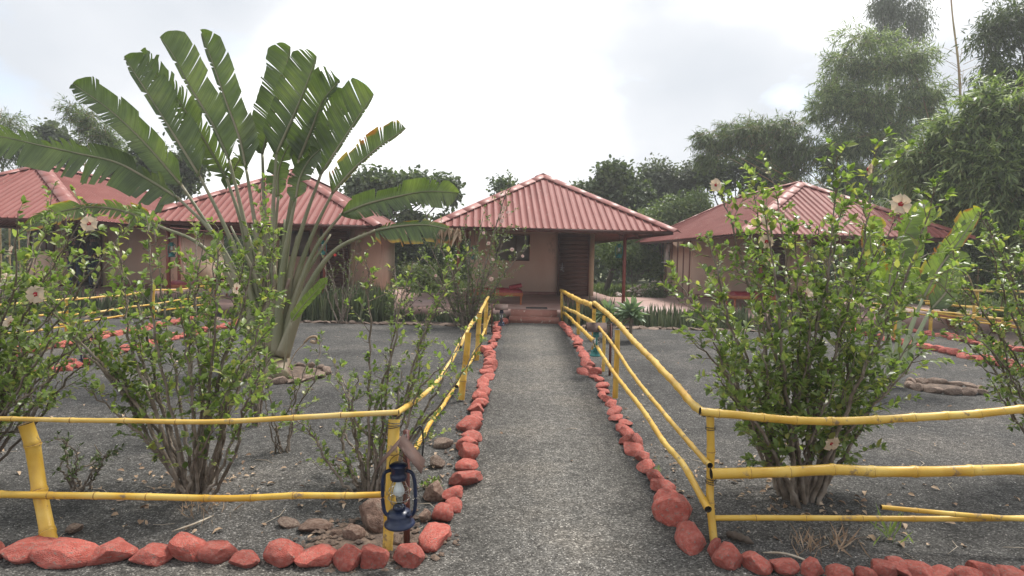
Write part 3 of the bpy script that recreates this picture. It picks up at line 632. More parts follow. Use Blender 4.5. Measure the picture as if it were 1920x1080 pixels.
# ------------------------------------------------------------------ painted stones
def stone_mesh(seed):
    r = random.Random(seed); import bmesh
    bm = bmesh.new(); bmesh.ops.create_icosphere(bm, subdivisions=3, radius=1)
    pl = [(Vector((r.gauss(0, 1), r.gauss(0, 1), r.gauss(.2, .8))).normalized(), r.uniform(.62, .88)) for _ in range(12)]
    for v in bm.verts:
        c = v.co.copy()
        for n_, d in pl:
            k = c.dot(n_)-d
            if k > 0: c -= n_*k*.93
        c *= 1+.09*noise.noise(c*2+Vector((seed, 0, 0)))+.045*noise.noise(c*5+Vector((0, seed, 0)))+.02*noise.noise(c*11+Vector((0, seed, 0)))
        v.co = c
    x = [v.co.x for v in bm.verts]; y = [v.co.y for v in bm.verts]; z = [v.co.z for v in bm.verts]
    for v in bm.verts:
        v.co = Vector(((v.co.x-min(x))/(max(x)-min(x))-.5, (v.co.y-min(y))/(max(y)-min(y))-.5, (v.co.z-min(z))/(max(z)-min(z))))
    me = bpy.data.meshes.new('stone'); bm.to_mesh(me); bm.free()
    me.polygons.foreach_set('use_smooth', [True]*len(me.polygons)); me.materials.append(M['stone']); return me
SM = [stone_mesh(s) for s in range(22)]
try:
    for me in SM: me.set_sharp_from_angle(angle=R_(30))
except Exception: pass
sk = [0]
def stone(x, y, w, h, parent, m='stone', name='stone', depth=None, rz=None, sink=.22, tilt=14):
    sk[0] += 1; me = SM[(sk[0]*7) % len(SM)]; key = me.name+m
    if m != 'stone':
        if key not in bpy.data.meshes: q = me.copy(); q.name = key; q.materials.clear(); q.materials.append(M[m])
        me = bpy.data.meshes[key]
    o = bpy.data.objects.new(name, me); S.collection.objects.link(o)
    d = depth or min(w, .26)*rnd.uniform(.75, 1.0)
    if h < .7*w or y < 14: el = math.atan2(1.5, y); h = max(.5*h, (h-d*math.sin(el)*.45)/math.cos(el))
    h = max(h, .035)
    o.scale = (w*1.08, d, h*(1+sink)); o.rotation_euler = (R_(rnd.uniform(-tilt, tilt)), R_(rnd.uniform(-tilt, tilt)), R_(rnd.uniform(-18, 18)) if rz is None else rz)
    loc = Vector((x, y+d*.35, gz(x, y)-h*sink))
    if parent is not None:
        o.parent = parent; loc -= Vector(wloc(parent))
    o.location = loc; return o
def row(label, boxes, m='stone', **kw):
    x, y = boxes[0][:2]; t = thing('stone_row', (x, y, 0), label, 'stone row', 'stone edgings')
    side = abs(boxes[-1][1]-boxes[0][1]) > 1.5
    if not side:
        for b in boxes: stone(*b, t, m, **kw)
        return t
    bs = sorted(boxes, key=lambda b: b[1])
    for i, b in enumerate(bs):                       # stones of a row in depth: long enough to meet the next one, gaps filled
        nx = bs[i+1] if i+1 < len(bs) else None
        gap = nx[1]-b[1] if nx else .2; k = max(1, round(gap/.24))
        for j in range(k):
            q = j/k; c = b if not nx else tuple(b[e]+(nx[e]-b[e])*q for e in range(4))
            stone(c[0]+(rnd.uniform(-.02, .02) if j else 0), c[1], c[2]*(1 if j == 0 else rnd.uniform(.8, 1.05)), c[3]*(1 if j == 0 else rnd.uniform(.7, 1)), t, m, depth=min(.30, max(.10, gap/k*1.05)))
    return t
row('row of red painted stones in front of the left fence', [(-2.54,2.792,0.146,0.117),(-2.37,2.794,0.255,0.129),(-2.154,2.786,0.281,0.131),(-1.966,2.828,0.268,0.118),(-1.759,2.83,0.187,0.103),(-1.61,2.857,0.209,0.139),(-1.451,2.849,0.168,0.114),(-1.289,2.826,0.133,0.088),(-1.14,2.835,0.177,0.136),(-0.965,2.847,0.188,0.104),(-0.815,2.831,0.133,0.13),(-0.687,2.864,0.132,0.115),(-0.514,2.889,0.141,0.118)])
row('curved row of red painted stones along the left edge of the gravel path', [(-0.431,3.058,0.13,0.133),(-0.415,3.354,0.12,0.122),(-0.366,3.531,0.101,0.083),(-0.396,3.686,0.119,0.109),(-0.343,3.9,0.197,0.122),(-0.353,4.244,0.148,0.085),(-0.347,4.445,0.162,0.143),(-0.376,4.843,0.177,0.118),(-0.411,5.19,0.221,0.135),(-0.384,5.633,0.103,0.073),(-0.408,5.824,0.157,0.111),(-0.385,6.294,0.164,0.137),(-0.384,6.771,0.147,0.088),(-0.408,7.131,0.136,0.074),(-0.379,7.45,0.175,0.078),(-0.404,7.787,0.169,0.074),(-0.371,8.167,0.17,0.135),(-0.417,8.777,0.153,0.114),(-0.437,9.333,0.179,0.089),(-0.517,9.518,0.207,0.141),(-0.429,10.17,0.133,0.088),(-0.466,10.669,0.13,0.083),(-0.428,11.241,0.166,0.088),(-0.45,12.036,0.157,0.094),(-0.479,12.766,0.167,0.111),(-0.477,13.463,0.187,0.105),(-0.347,13.858,0.169,0.145)])
row('curved row of red painted stones along the right edge of the gravel path', [(0.97,13.746,0.179,0.108),(0.978,13.112,0.16,0.091),(1.027,12.925,0.169,0.09),(1.006,12.369,0.14,0.086),(1.002,11.851,0.144,0.072),(1.055,11.468,0.17,0.07),(1.08,11.043,0.154,0.077),(1.026,10.564,0.165,0.073),(1.018,9.969,0.13,0.087),(1.032,9.686,0.126,0.076),(1.004,9.174,0.152,0.08),(0.958,8.63,0.135,0.09),(1.018,8.468,0.11,0.088),(0.861,7.91,0.151,0.089),(1.001,7.899,0.172,0.103),(0.961,7.629,0.126,0.066),(1.001,7.472,0.123,0.071),(1.002,7.113,0.161,0.087),(0.972,6.872,0.125,0.066),(0.926,6.638,0.092,0.081),(0.952,6.469,0.107,0.084),(0.974,6.259,0.12,0.082),(0.97,5.934,0.139,0.077),(0.937,5.674,0.138,0.069),(0.994,5.517,0.125,0.072),(0.94,5.336,0.121,0.06),(0.946,5.157,0.135,0.09),(0.899,4.917,0.128,0.09),(0.998,4.936,0.077,0.082),(0.915,4.665,0.15,0.089),(0.954,4.476,0.105,0.097),(0.932,4.275,0.13,0.071),(0.934,4.203,0.088,0.044),(0.936,4.051,0.116,0.095),(0.951,3.844,0.15,0.1),(0.92,3.387,0.194,0.18),(0.928,3.1,0.151,0.14)])
row('row of red painted stones in front of the right fence', [(1.006,3.025,0.074,0.108),(1.058,2.928,0.143,0.127),(1.178,2.893,0.148,0.101),(1.314,2.896,0.139,0.083),(1.448,2.905,0.109,0.091),(1.576,2.87,0.125,0.08),(1.694,2.876,0.098,0.08),(1.797,2.893,0.116,0.091),(1.896,2.918,0.152,0.094),(1.962,2.902,0.126,0.093),(2.062,2.884,0.12,0.078),(2.176,2.887,0.138,0.085),(2.287,2.9,0.134,0.096),(2.398,2.884,0.138,0.088),(2.53,2.891,0.138,0.088)])
def autorow(label, x0, y0, x1, y1, w, h, m='stone', jit=.05, skip=0):
    n = int(math.hypot(x1-x0, y1-y0)/(w*.9)); b = []
    for k in range(n):
        if rnd.random() < skip: continue
        t = (k+.5)/n; b.append((x0+(x1-x0)*t+rnd.uniform(-jit, jit), y0+(y1-y0)*t+rnd.uniform(-jit, jit), w*rnd.uniform(.7, 1.25), h*rnd.uniform(.7, 1.25)))
    return row(label, b, m)
row('five smooth red stones by the stake lantern at left', [(-5.712,7.069,0.184,0.086),(-5.666,7.212,0.188,0.094),(-5.666,7.43,0.291,0.11),(-5.906,7.913,0.117,0.083),(-5.617,7.644,0.153,0.093),(-5.638,7.855,0.184,0.123)])
autorow('red stones along the near edge of the side path, behind the left bush', -5.86, 8.3, -5.86, 13.9, .22, .11, skip=.12)
autorow('red stones along the far edge of the side path at left', -7.05, 6.0, -7.12, 13.9, .22, .11, skip=.15)
autorow('red stones at the foot of the near right-hand fence', 7.42, 5.6, 7.42, 13.8, .26, .12, skip=.2)
autorow('red stones on the far side of the right-hand path', 8.98, 8.2, 8.98, 14.3, .22, .11, skip=.2)
def ring(label, c, rx, ry, w, m, a0=0, a1=360):
    t = thing('stone_ring', (*c, 0), label, 'stone ring'); n = int((rx+ry)*math.pi*(a1-a0)/360/(w*.92))
    for k in range(n):
        a = R_(a0+(a1-a0)*(k+.5)/n); stone(c[0]+rx*math.cos(a), c[1]+ry*math.sin(a)-.05, w*rnd.uniform(.8, 1.25), .085*rnd.uniform(.8, 1.3), t, m, rz=a+math.pi/2+R_(rnd.uniform(-20, 20)), depth=w*.6)
ring('ring of grey brown stones round the foot of the big fan palm', (-2.815,7.49), .42, .52, .19, 'greyrock')
ring('oval ring of grey brown stones in the right bed', (5.216,7.515), .40, .30, .19, 'greyrock')
autorow('low brown stone edging in front of the fan palm hut', -9.6, 13.25, -.5, 13.2, .20, .06, 'greyrock', skip=.1)
autorow('low brown stone edging in front of the right snake plants', 1.3, 13.4, 5.8, 13.4, .20, .06, 'greyrock', skip=.1)
def boulder(label, b, m='rock', depth=None, cat='rock', sink=.22):
    o = stone(*b, None, m, name='rock', depth=depth, sink=sink); return tag(o, label, cat, 'loose rocks in the beds')
for lab, b, m, d in (
  ('large brown boulder behind the left corner post', (-0.763,3.226,0.252,0.208), 'rock', .24),
  ('dark brown rock beside the boulder, half buried', (-0.855,3.14,0.109,0.09), 'rock', .10),
  ('reddish brown rock between lantern and red stones', (-0.494,3.685,0.144,0.128), 'rock', .15),
  ('flat oval brown rock in the gravel left of the boulder', (-1.087,3.215,0.171,0.07), 'rock', .12),
  ('thin flat grey rock, leftmost near the boulder', (-1.252,3.278,0.128,0.051), 'greyrock', .09),
  ('pale grey stone, larger of two beyond the lantern', (-0.572,4.718,0.152,0.082), 'greyrock', .14),
  ('small pale stone below the larger grey one beyond the lantern', (-0.562,4.265,0.104,0.096), 'greyrock', .12),
  ('small tan rock at the foot of the leaning left post', (-2.356,3.145,0.085,0.06), 'greyrock', .08),
  ('small light rock beside the lantern stake', (-0.513,3.368,0.067,0.073), 'rock', .07),
  ('grey stone just behind the lantern stake', (-0.619,3.089,0.064,0.07), 'greyrock', .09),
  ('tiny orange rock at the left of the dark brown rock', (-0.95,3.169,0.061,0.033), 'rock', .06)):
    boulder(lab, b, m, d)
mb = MB()
for k in range(420):
    if k < 240: a = rnd.uniform(0, 6.28); q = rnd.random()**.5; x, y = -.74+.46*q*math.cos(a), 3.13+.33*q*math.sin(a)
    elif k < 330: y = rnd.uniform(3.4, 12); x = -.52+rnd.gauss(0, .07)
    else: y = rnd.uniform(3.6, 12); x = 1.04+rnd.gauss(0, .05)
    s_ = rnd.uniform(.006, .022)
    v = np.array([(0,0,.7),(1,0,0),(.3,.9,0),(-.8,.6,0),(-.9,-.5,0),(.2,-1,0)])*s_*np.array([rnd.uniform(.7, 1.3), rnd.uniform(.7, 1.3), rnd.uniform(.7, 1.4)])
    mb.add(v+np.array([x, y, gz(x, y)+.008 + (.02 if k < 240 else 0)*(1-q if k < 240 else 0)]), [(0,1,2),(0,2,3),(0,3,4),(0,4,5),(0,5,1)])
tag(mb.build('rubble_chips', 'soil'), 'small brown stone chips scattered by the lantern and the path edges', 'stone chips', kind='stuff')

# ------------------------------------------------------------------ lanterns
def lantern(parent_loc, label, m, rz=0, tilt=0, s=1., group='hurricane lanterns', bulb=True):
    t = thing('lantern', parent_loc, label, 'lantern', group, rz); t.rotation_euler = (R_(tilt), R_(-tilt*.5), rz); t.scale = (s, s, s)
    mb = MB(); mb.lathe([(0, 0), (.072, 0), (.080, .006), (.080, .014), (.070, .024), (.062, .030), (.064, .060), (.058, .074), (.036, .082), (.030, .086), (0, .086)], 24)
    mb.build('tank', m, t, smooth=True, local=True)
    mb = MB(); mb.lathe([(0, .084), (.026, .084), (.034, .092), (.034, .104), (.024, .112), (0, .112)], 18); mb.build('burner', m, t, smooth=True, local=True)
    mb = MB(); mb.tube([(.055, -.03, .066), (.062, -.034, .082)], .014, 10); mb.build('filler_cap', m, t, smooth=True, local=True)
    mb = MB(); mb.lathe([(.030, .108), (.044, .125), (.053, .150), (.054, .172), (.046, .205), (.034, .235), (.031, .248)], 24)
    g = mb.build('globe', 'lglass', t, smooth=True, local=True)
    sm_ = g.modifiers.new('s', 'SOLIDIFY'); sm_.thickness = .002
    mb = MB(); mb.lathe([(.036, .246), (.042, .250), (.044, .272), (.036, .280), (.038, .284), (.038, .312), (.046, .318), (.046, .324), (.026, .336), (.0, .338)], 22)
    mb.build('chimney', m, t, smooth=True, local=True)
    for sx in (-1, 1):
        p = bend([(sx*.05, 0, .045), (sx*.074, 0, .065), (sx*.084, 0, .11), (sx*.085, 0, .19), (sx*.082, 0, .245), (sx*.068, 0, .285), (sx*.04, 0, .296)], 22)
        mb = MB(); mb.tube(p, .0095, 10); mb.build('side_tube', m, t, smooth=True, local=True)
    for a in (20, 110, 200, 290):
        pass
    mb = MB()
    for z, r in ((.150, .057), (.195, .052)):
        mb.tube([(r*math.cos(q), r*math.sin(q), z) for q in np.linspace(0, 6.28, 22)], .0012, 4)
    for a in (60, 120, 240, 300): mb.tube([(.055*math.cos(R_(a)), .055*math.sin(R_(a)), z) for z in (.11, .2)]+[(.036*math.cos(R_(a)), .036*math.sin(R_(a)), .25)], .0012, 4)
    mb.build('guard_wire', 'metal', t, local=True)
    mb = MB(); mb.tube(bend([(-.05, 0, .30), (-.04, .0, .35), (0, 0, .378), (.04, 0, .35), (.05, 0, .30)], 20), .0018, 5); mb.build('bail', 'wire', t, local=True)
    if bulb:
        mb = MB(); mb.lathe([(.0, .158), (.018, .160), (.028, .174), (.0295, .190), (.024, .206), (.016, .222), (.0145, .240)], 20); mb.build('bulb', 'whiteplastic', t, smooth=True, local=True)
    return t
def stake(base, h, label, rz, lean=(0, 0), side=.105, rw=.22, rl=.095, ang=54):
    """dark steel stake with a small pitched sheet roof; the lantern hangs under it on the -y side"""
    t = thing('lantern_stake', base, label, 'lantern post', 'steel lantern stakes with sheet roofs', rz)
    mb = MB(); mb.tube([(0, 0, -.05), (lean[0]*.5, lean[1]*.5, h/2), (lean[0], lean[1], h)], .0165, 4); mb.build('stake', 'steel', t, local=True)
    x, y = lean; sl_ = .5*rw/math.cos(R_(ang)); mb = MB()
    for sx in (-1, 1):
        mb = MB(); c, s_ = math.cos(R_(ang)), math.sin(R_(ang)); k = sl_
        a = (x, h+.012); e = (x+sx*k*c, h+.012-k*s_); y0, y1 = y-side+rl, y-side-rl
        th = .002
        v = [(a[0], y0, a[1]), (a[0], y1, a[1]), (e[0], y1, e[1]), (e[0], y0, e[1])]; v += [(p[0], p[1], p[2]-th) for p in v]
        mb.add(v, [(0,1,2,3),(4,7,6,5),(0,4,5,1),(1,5,6,2),(2,6,7,3),(3,7,4,0)]); mb.build('roof_plate', 'rustroof', t, local=True)
    mb = MB(); mb.tube([(x, y, h-.02), (x, y-side, h-.02)], .006, 5); mb.tube([(x, y-side, h-.02), (x, y-side+.004, h-.045)], .003, 5); mb.build('hook', 'wire', t, local=True)
    mb = MB(); mb.tube(bend([(x+.03, y+.01, h-.02), (x+.07, y+.01, h+.02), (x+.085, y+.01, h-.05), (x+.08, y+.01, h-.16)], 14), .005, 6); mb.build('cable', 'wire', t, local=True)
    return t, (x, y-side, h-.045)
b0 = (-0.551,3.063,0.0)
t, hk = stake(b0, .615, 'brown sheet roof on a steel stake above the near blue lantern', R_(3), (-.012, .01), .20, ang=50)
hw = Matrix.Rotation(R_(3), 4, 'Z') @ Vector(hk)
lantern((b0[0]+hw.x, b0[1]+hw.y, hw.z-.378*.92-.012), 'dark blue hurricane lantern with white bulb at the left corner post', 'blue', R_(-2), 2.5, .92)
for base, h, rz, lab, lm, ll in (((1.183,7.891,0.0), .68, 90, 'steel stake with sheet roof over the green lantern right of the path', 'teal', 'green hurricane lantern hanging on the stake right of the path'),
                        ((-0.55,12.272,0.0), .56, -90, 'steel stake with sheet roof near the left side of the steps', 'blue', 'small blue hurricane lantern near the left side of the steps'),
                        ((-5.483,7.909,0.0), .42, 90, 'short steel stake standing by the red stones at far left', 'blue', 'small blue lantern low among the leaves at far left')):
    t, hk = stake(base, h, lab, R_(-rz), (0, 0), .19, .26, .13, 40)
    q = Matrix.Rotation(R_(-rz), 4, 'Z') @ Vector(hk); lantern((base[0]+q.x, base[1]+q.y, q.z-.378), ll, lm, R_(-rz))
for p, lab in (((2.566,16.1,1.956), 'teal lantern hanging from the porch right of the middle hut door'), ((-4.988,15.4,1.883), 'teal lantern hanging from the porch of the fan palm hut'), ((-1.226,16.1,1.84), 'teal lantern hanging behind the fine shrub left of the middle hut'), ((-8.814,15.4,1.755), 'teal lantern hanging at the left porch corner of the fan palm hut')):
    l = lantern((p[0], p[1], p[2]-.40), lab, 'teal', 0, 0, 1.1, 'hurricane lanterns')
    mb = MB(); mb.tube([(0, 0, .378), (0, 0, .75)], .004, 4); mb.build('hanging_cord', 'wire', l, local=True)

# ------------------------------------------------------------------ big fan palm
def paddle(parent, mid, wl, wr, torn=.5, droop=.05, m='paddle', view=(0, -1, .05), fwd=30, seed=0, ragged=.18, stalk=.018, fold=.25, curl=0):
    r = random.Random(seed); P = bend(mid, 41); d = np.concatenate([[0], np.cumsum(np.linalg.norm(np.diff(P, axis=0), axis=1))]); Ln = d[-1]; d /= Ln
    T = unit(np.gradient(P, axis=0)); V = unit(np.array(view, float)); cf, sf = math.cos(R_(fwd)), math.sin(R_(fwd))
    def at(t): return np.array([np.interp(t, d, P[:, c]) for c in range(3)]), np.array([np.interp(t, d, T[:, c]) for c in range(3)])
    mb = MB(); mb.uv = []
    for sgn, w in ((1, wl), (-1, wr)):
        if w <= 0: continue
        t = 0.
        while t < .995:
            big = r.random() > torn
            t1 = min(1, t + ((r.uniform(.09, .2) if big else r.uniform(.018, .045))))
            if t1 > .97: t1 = 1.
            rows = max(2, int((t1-t)*70)+1); K = 6
            dz = droop*w*r.uniform(.2, 1.6); dn = r.uniform(-.20, .20)*w*torn + fold*w; ws = 1-ragged*r.random(); gp = (.30 if not big else .07)*r.uniform(.4, 1.6); gs = r.uniform(.05, .5)
            sw = r.uniform(-.10, .10)*torn; vs = []
            for i in range(rows+1):
                tt = t+(t1-t)*i/rows; p, tg = at(tt); tg = unit(tg); sd = unit(np.cross(V, tg))*sgn
                prof = min(1, tt/.07)**.55*min(1, (1-tt)/.16+.03)**.6*(1-.12*abs(tt-.4))
                for j in range(K+1):
                    v = j/K; c = (2*i/rows-1); pinch = -c*gp*max(0, v-gs)*(t1-t)*Ln*.9
                    ww = w*prof*ws*v
                    q = p + sd*ww*cf + tg*(ww*sf + pinch + sw*w*v*v) + V*(dn*v*v + curl*w*v*v) - np.array([0, 0, 1])*dz*v*v + V*.012*w*math.sin(tt*90+v*3)
                    vs.append(q); mb.uv.append(np.array([[tt*Ln*.5, sgn*v*ws]]))
            a = (np.arange(rows)[:, None]*(K+1)+np.arange(K)[None]).ravel()
            mb.add(np.array(vs), np.stack([a, a+1, a+K+2, a+K+1], -1)); t = t1
    o = mb.build('leaf', m, parent, smooth=True)
    mb = MB(); mb.tube(P-V*.0+V*.004, np.linspace(stalk, stalk*.25, len(P)), 6); mb.build('midrib', 'petiole', o, smooth=True)
    return o
fp = thing('fan_palm', (*(-3.014,7.571), 0), 'tall fan-shaped palm with torn paddle leaves in the left bed', 'palm tree')
mb = MB(); mb.tube(bend([(-2.866,7.184,0.0), (-3.012,7.6,0.197), (-3.034,7.62,0.463), (-3.059,7.65,0.728)], 14), np.linspace(.15, .13, 14)*1., 14); mb.build('trunk', 'sheath', fp, smooth=True)
FL = [  # blade centre line, width left, width right, torn, droop, material, stalk path
 ([(-4.231,7.55,2.152),(-4.587,7.55,2.367),(-4.976,7.55,2.569),(-5.465,7.55,2.677),(-5.955,7.55,2.773),(-6.445,7.55,2.868),(-6.843,7.55,2.887)], 0.276, 0.221, 0.90, .35, 'paddle', [(-3.313,7.55,0.599),(-3.538,7.55,1.192),(-3.803,7.55,1.714),(-4.231,7.55,2.152)]),
 ([(-4.302,7.75,2.331),(-4.853,7.75,2.942),(-5.202,7.75,3.254),(-5.672,7.75,3.578)], 0.184, 0.312, 0.54, .10, 'paddle', [(-3.338,7.7,0.569),(-3.676,7.7,1.386),(-3.959,7.7,1.851),(-4.274,7.7,2.325)]),
 ([(-3.998,7.6,2.437),(-4.439,7.6,3.134),(-4.7,7.6,3.538),(-4.922,7.6,3.871)], 0.064, 0.385, 0.74, .10, 'paddle', [(-3.263,7.62,0.606),(-3.537,7.62,1.456),(-3.77,7.62,1.982),(-4.008,7.62,2.439)]),
 ([(-3.779,7.85,2.44),(-4.052,7.85,2.908),(-4.391,7.85,3.406),(-4.696,7.85,3.768),(-4.844,7.85,3.999)], 0.184, 0.258, 0.90, .12, 'paddle', [(-3.277,7.75,0.612),(-3.427,7.75,1.323),(-3.563,7.75,1.928),(-3.731,7.75,2.428)]),
 ([(-3.673,7.7,2.655),(-3.873,7.7,3.081),(-4.192,7.7,3.601),(-4.417,7.7,4.002),(-4.536,7.7,4.15)], 0.046, 0.367, 0.34, .05, 'paddle', [(-3.242,7.7,0.618),(-3.371,7.7,1.325),(-3.526,7.7,2.059),(-3.673,7.7,2.655)]),
 ([(-3.368,7.5,2.512),(-3.446,7.5,2.872),(-3.615,7.5,3.33),(-3.77,7.5,3.774),(-3.911,7.5,4.133)], 0.046, 0.293, 0.27, .03, 'paddle', [(-3.147,7.6,0.651),(-3.214,7.6,1.33),(-3.327,7.6,1.989),(-3.413,7.6,2.526)]),
 ([(-3.256,7.7,2.735),(-3.163,7.7,3.093),(-2.997,7.7,3.653),(-2.904,7.7,4.058)], 0.284, 0.046, 0.27, .03, 'paddle', [(-3.12,7.7,0.655),(-3.182,7.7,1.329),(-3.229,7.7,1.998),(-3.256,7.7,2.735)]),
 ([(-3.002,7.5,2.706),(-2.859,7.5,3.023),(-2.691,7.5,3.409),(-2.511,7.5,3.882)], 0.349, 0.046, 0.20, .02, 'paddle', [(-3.019,7.55,0.672),(-3.06,7.55,1.334),(-3.061,7.55,1.99),(-3.022,7.55,2.714)]),
 ([(-2.837,7.8,2.685),(-2.669,7.8,3.089),(-2.535,7.8,3.424),(-2.321,7.8,3.692)], 0.330, 0.074, 0.87, .06, 'paddle', [(-3.058,7.75,0.651),(-3.032,7.75,1.331),(-2.938,7.75,2.007),(-2.818,7.75,2.678)]),
 ([(-2.872,7.9,2.497),(-2.654,7.9,2.908),(-2.396,7.9,3.283),(-2.138,7.9,3.509)], 0.276, 0.129, 0.42, .06, 'paddle', [(-3.051,7.8,0.646),(-3.011,7.8,1.331),(-2.937,7.8,1.876),(-2.836,7.8,2.484)]),
 ([(-2.485,7.6,2.49),(-2.256,7.6,2.846),(-2.041,7.6,3.175),(-1.84,7.6,3.469)], 0.422, 0.037, 0.54, .06, 'paddle', [(-2.945,7.6,0.655),(-2.853,7.6,1.337),(-2.682,7.6,1.936),(-2.485,7.6,2.49)]),
 ([(-2.361,7.65,2.256),(-2.116,7.65,2.543),(-1.82,7.65,2.811),(-1.452,7.65,3.072)], 0.258, 0.037, 0.72, .06, 'paddle_dry', [(-2.931,7.65,0.623),(-2.778,7.65,1.271),(-2.579,7.65,1.808),(-2.361,7.65,2.256)]),
 ([(-2.202,7.5,1.99),(-1.876,7.5,2.126),(-1.557,7.5,2.21),(-1.148,7.5,2.288),(-0.77,7.5,2.276)], 0.212, 0.239, 0.72, .16, 'paddle', [(-2.866,7.55,0.595),(-2.701,7.55,1.176),(-2.491,7.55,1.641),(-2.216,7.55,1.993)]),
 ([(-1.746,7.35,1.797),(-1.452,7.35,1.854),(-1.132,7.35,1.873),(-0.812,7.35,1.816)], 0.101, 0.221, 0.57, .3, 'paddle_dry', [(-2.795,7.45,0.556),(-2.606,7.45,1.051),(-2.249,7.45,1.559),(-1.77,7.45,1.801)]),
 ([(-4.673,7.9,1.814),(-5.089,7.9,1.991),(-5.506,7.9,2.052),(-5.995,7.9,1.974),(-6.488,7.9,1.778)], 0.110, 0.202, 0.82, .5, 'paddle_dry', [(-3.45,7.8,0.5),(-3.724,7.8,1.18),(-4.135,7.8,1.615),(-4.614,7.8,1.81)]),
 ([(-3.114,7.85,2.229),(-3.114,7.85,2.52),(-3.026,7.85,2.791),(-2.883,7.85,3.029)], 0.184, 0.156, 0.22, .3, 'paddle', [(-3.14,7.8,0.644),(-3.161,7.8,1.328),(-3.134,7.8,1.804),(-3.094,7.8,2.224)]),
 ([(-2.722,7.4,2.165),(-2.678,7.4,2.402),(-2.562,7.4,2.627),(-2.434,7.4,2.756)], 0.147, 0.147, 0.22, .5, 'paddle', [(-2.973,7.5,0.665),(-2.921,7.5,1.337),(-2.856,7.5,1.73),(-2.759,7.5,2.174)]),
 ([(-3.783,7.9,2.378),(-3.727,7.9,2.515),(-3.658,7.9,2.653),(-3.596,7.9,2.756)], 0.147, 0.147, 0.22, .5, 'paddle', [(-3.257,7.8,0.628),(-3.415,7.8,1.323),(-3.552,7.8,1.864),(-3.735,7.8,2.367)]),
]
for i, (mid, wl, wr, torn, droop, m, stk) in enumerate(FL):
    paddle(fp, mid, wl, wr, torn, droop, m, view=(rnd.uniform(-.15, .15), -1, rnd.uniform(-.05, .2)), seed=i+3, curl=rnd.uniform(-.15, .1))
    a = stk[0]; stk = [(a[0]*.55-.45*3.03, a[1], max(.25, a[2]-.42)), (a[0]+(stk[1][0]-a[0])*.12, a[1], a[2]+(stk[1][2]-a[2])*.12)]+list(stk[1:])
    P = bend(stk, 28); k = np.linspace(0, 1, 28)
    mb = MB(); mb.tube(P, .060*(1-k)**2.0+.017+.014*(1-k), 10); mb.build('leaf_stalk', 'petiole', fp, smooth=True)
for k in range(9):
    a = rnd.uniform(-.75, .75); x = -3.03; ln = rnd.uniform(1.0, 1.7)
    mb = MB(); mb.tube(bend([(x+.08*a, 7.6, .35), (x+.25*a, 7.62, .9), (x+.6*a*ln, 7.6+rnd.uniform(-.1, .25), .9+ln*.62)], 14), np.linspace(.045, .012, 14), 8); mb.build('old_sheath', 'petiole', fp, smooth=True)
# dead brown end of the lowest leaf
mb = MB(); e = np.array((-0.889,7.35,1.839)); n = 60
scatter(mb, SLIM2[0]*np.array([.9, 1, 1]), SLIM2[1], e+np.column_stack([rng.uniform(-.10, .16, n), rng.uniform(-.03, .03, n), rng.uniform(-.02, .02, n)]), np.column_stack([rng.normal(0, .18, n), rng.normal(0, .15, n), -np.ones(n)]), rng.normal(size=(n, 3)), rng.uniform(.12, .26, n)); mb.build('dead_leaf_end', 'dry', fp)
for k in range(5):                                                   # old sheaths and a spear leaf
    mb = MB(); mb.tube(bend([(-3.052,7.5,0.279), ((-3.019,7.5,0.677)[0]+.05*(k-2), 7.5, 1.-.03*k), ((-3.019,7.5,0.677)[0]+.09*(k-2), 7.5, 1.35-.08*abs(k-2))], 10), np.linspace(.07, .018, 10), 8); mb.build('old_sheath', 'sheath', fp, smooth=True)
sp = thing('palm_sucker', (-2.937,7.581,0.0), 'young shoot with one upright half-furled leaf beside the fan palm', 'plant')
paddle(sp, [(-2.702,7.2,0.695),(-2.575,7.2,0.875),(-2.411,7.2,1.056),(-2.273,7.2,1.216)], .085, .06, .0, .0, 'paddle_light', view=(.3, -1, .1), seed=50, curl=-.3, fold=.3, stalk=.008)
mb = MB(); mb.tube(bend([(-2.802,7.2,0.043),(-2.764,7.2,0.331),(-2.702,7.2,0.695)], 10), .009, 6); mb.build('leaf_stalk', 'petiole', sp, smooth=True)
mb = MB(); mb.tube(bend([(-2.7,7.1,0.159),(-2.607,7.1,0.35),(-2.482,7.1,0.479)], 10), .005, 5); mb.build('dead_stalk', 'dry', sp)
mb = MB(); mb.tube(bend([(-2.513,7.1,0.459),(-2.432,7.1,0.53),(-2.363,7.1,0.531),(-2.375,7.1,0.468),(-2.438,7.1,0.48)], 14), np.linspace(.012, .022, 14), 5); mb.build('dead_leaf', 'dry', sp)
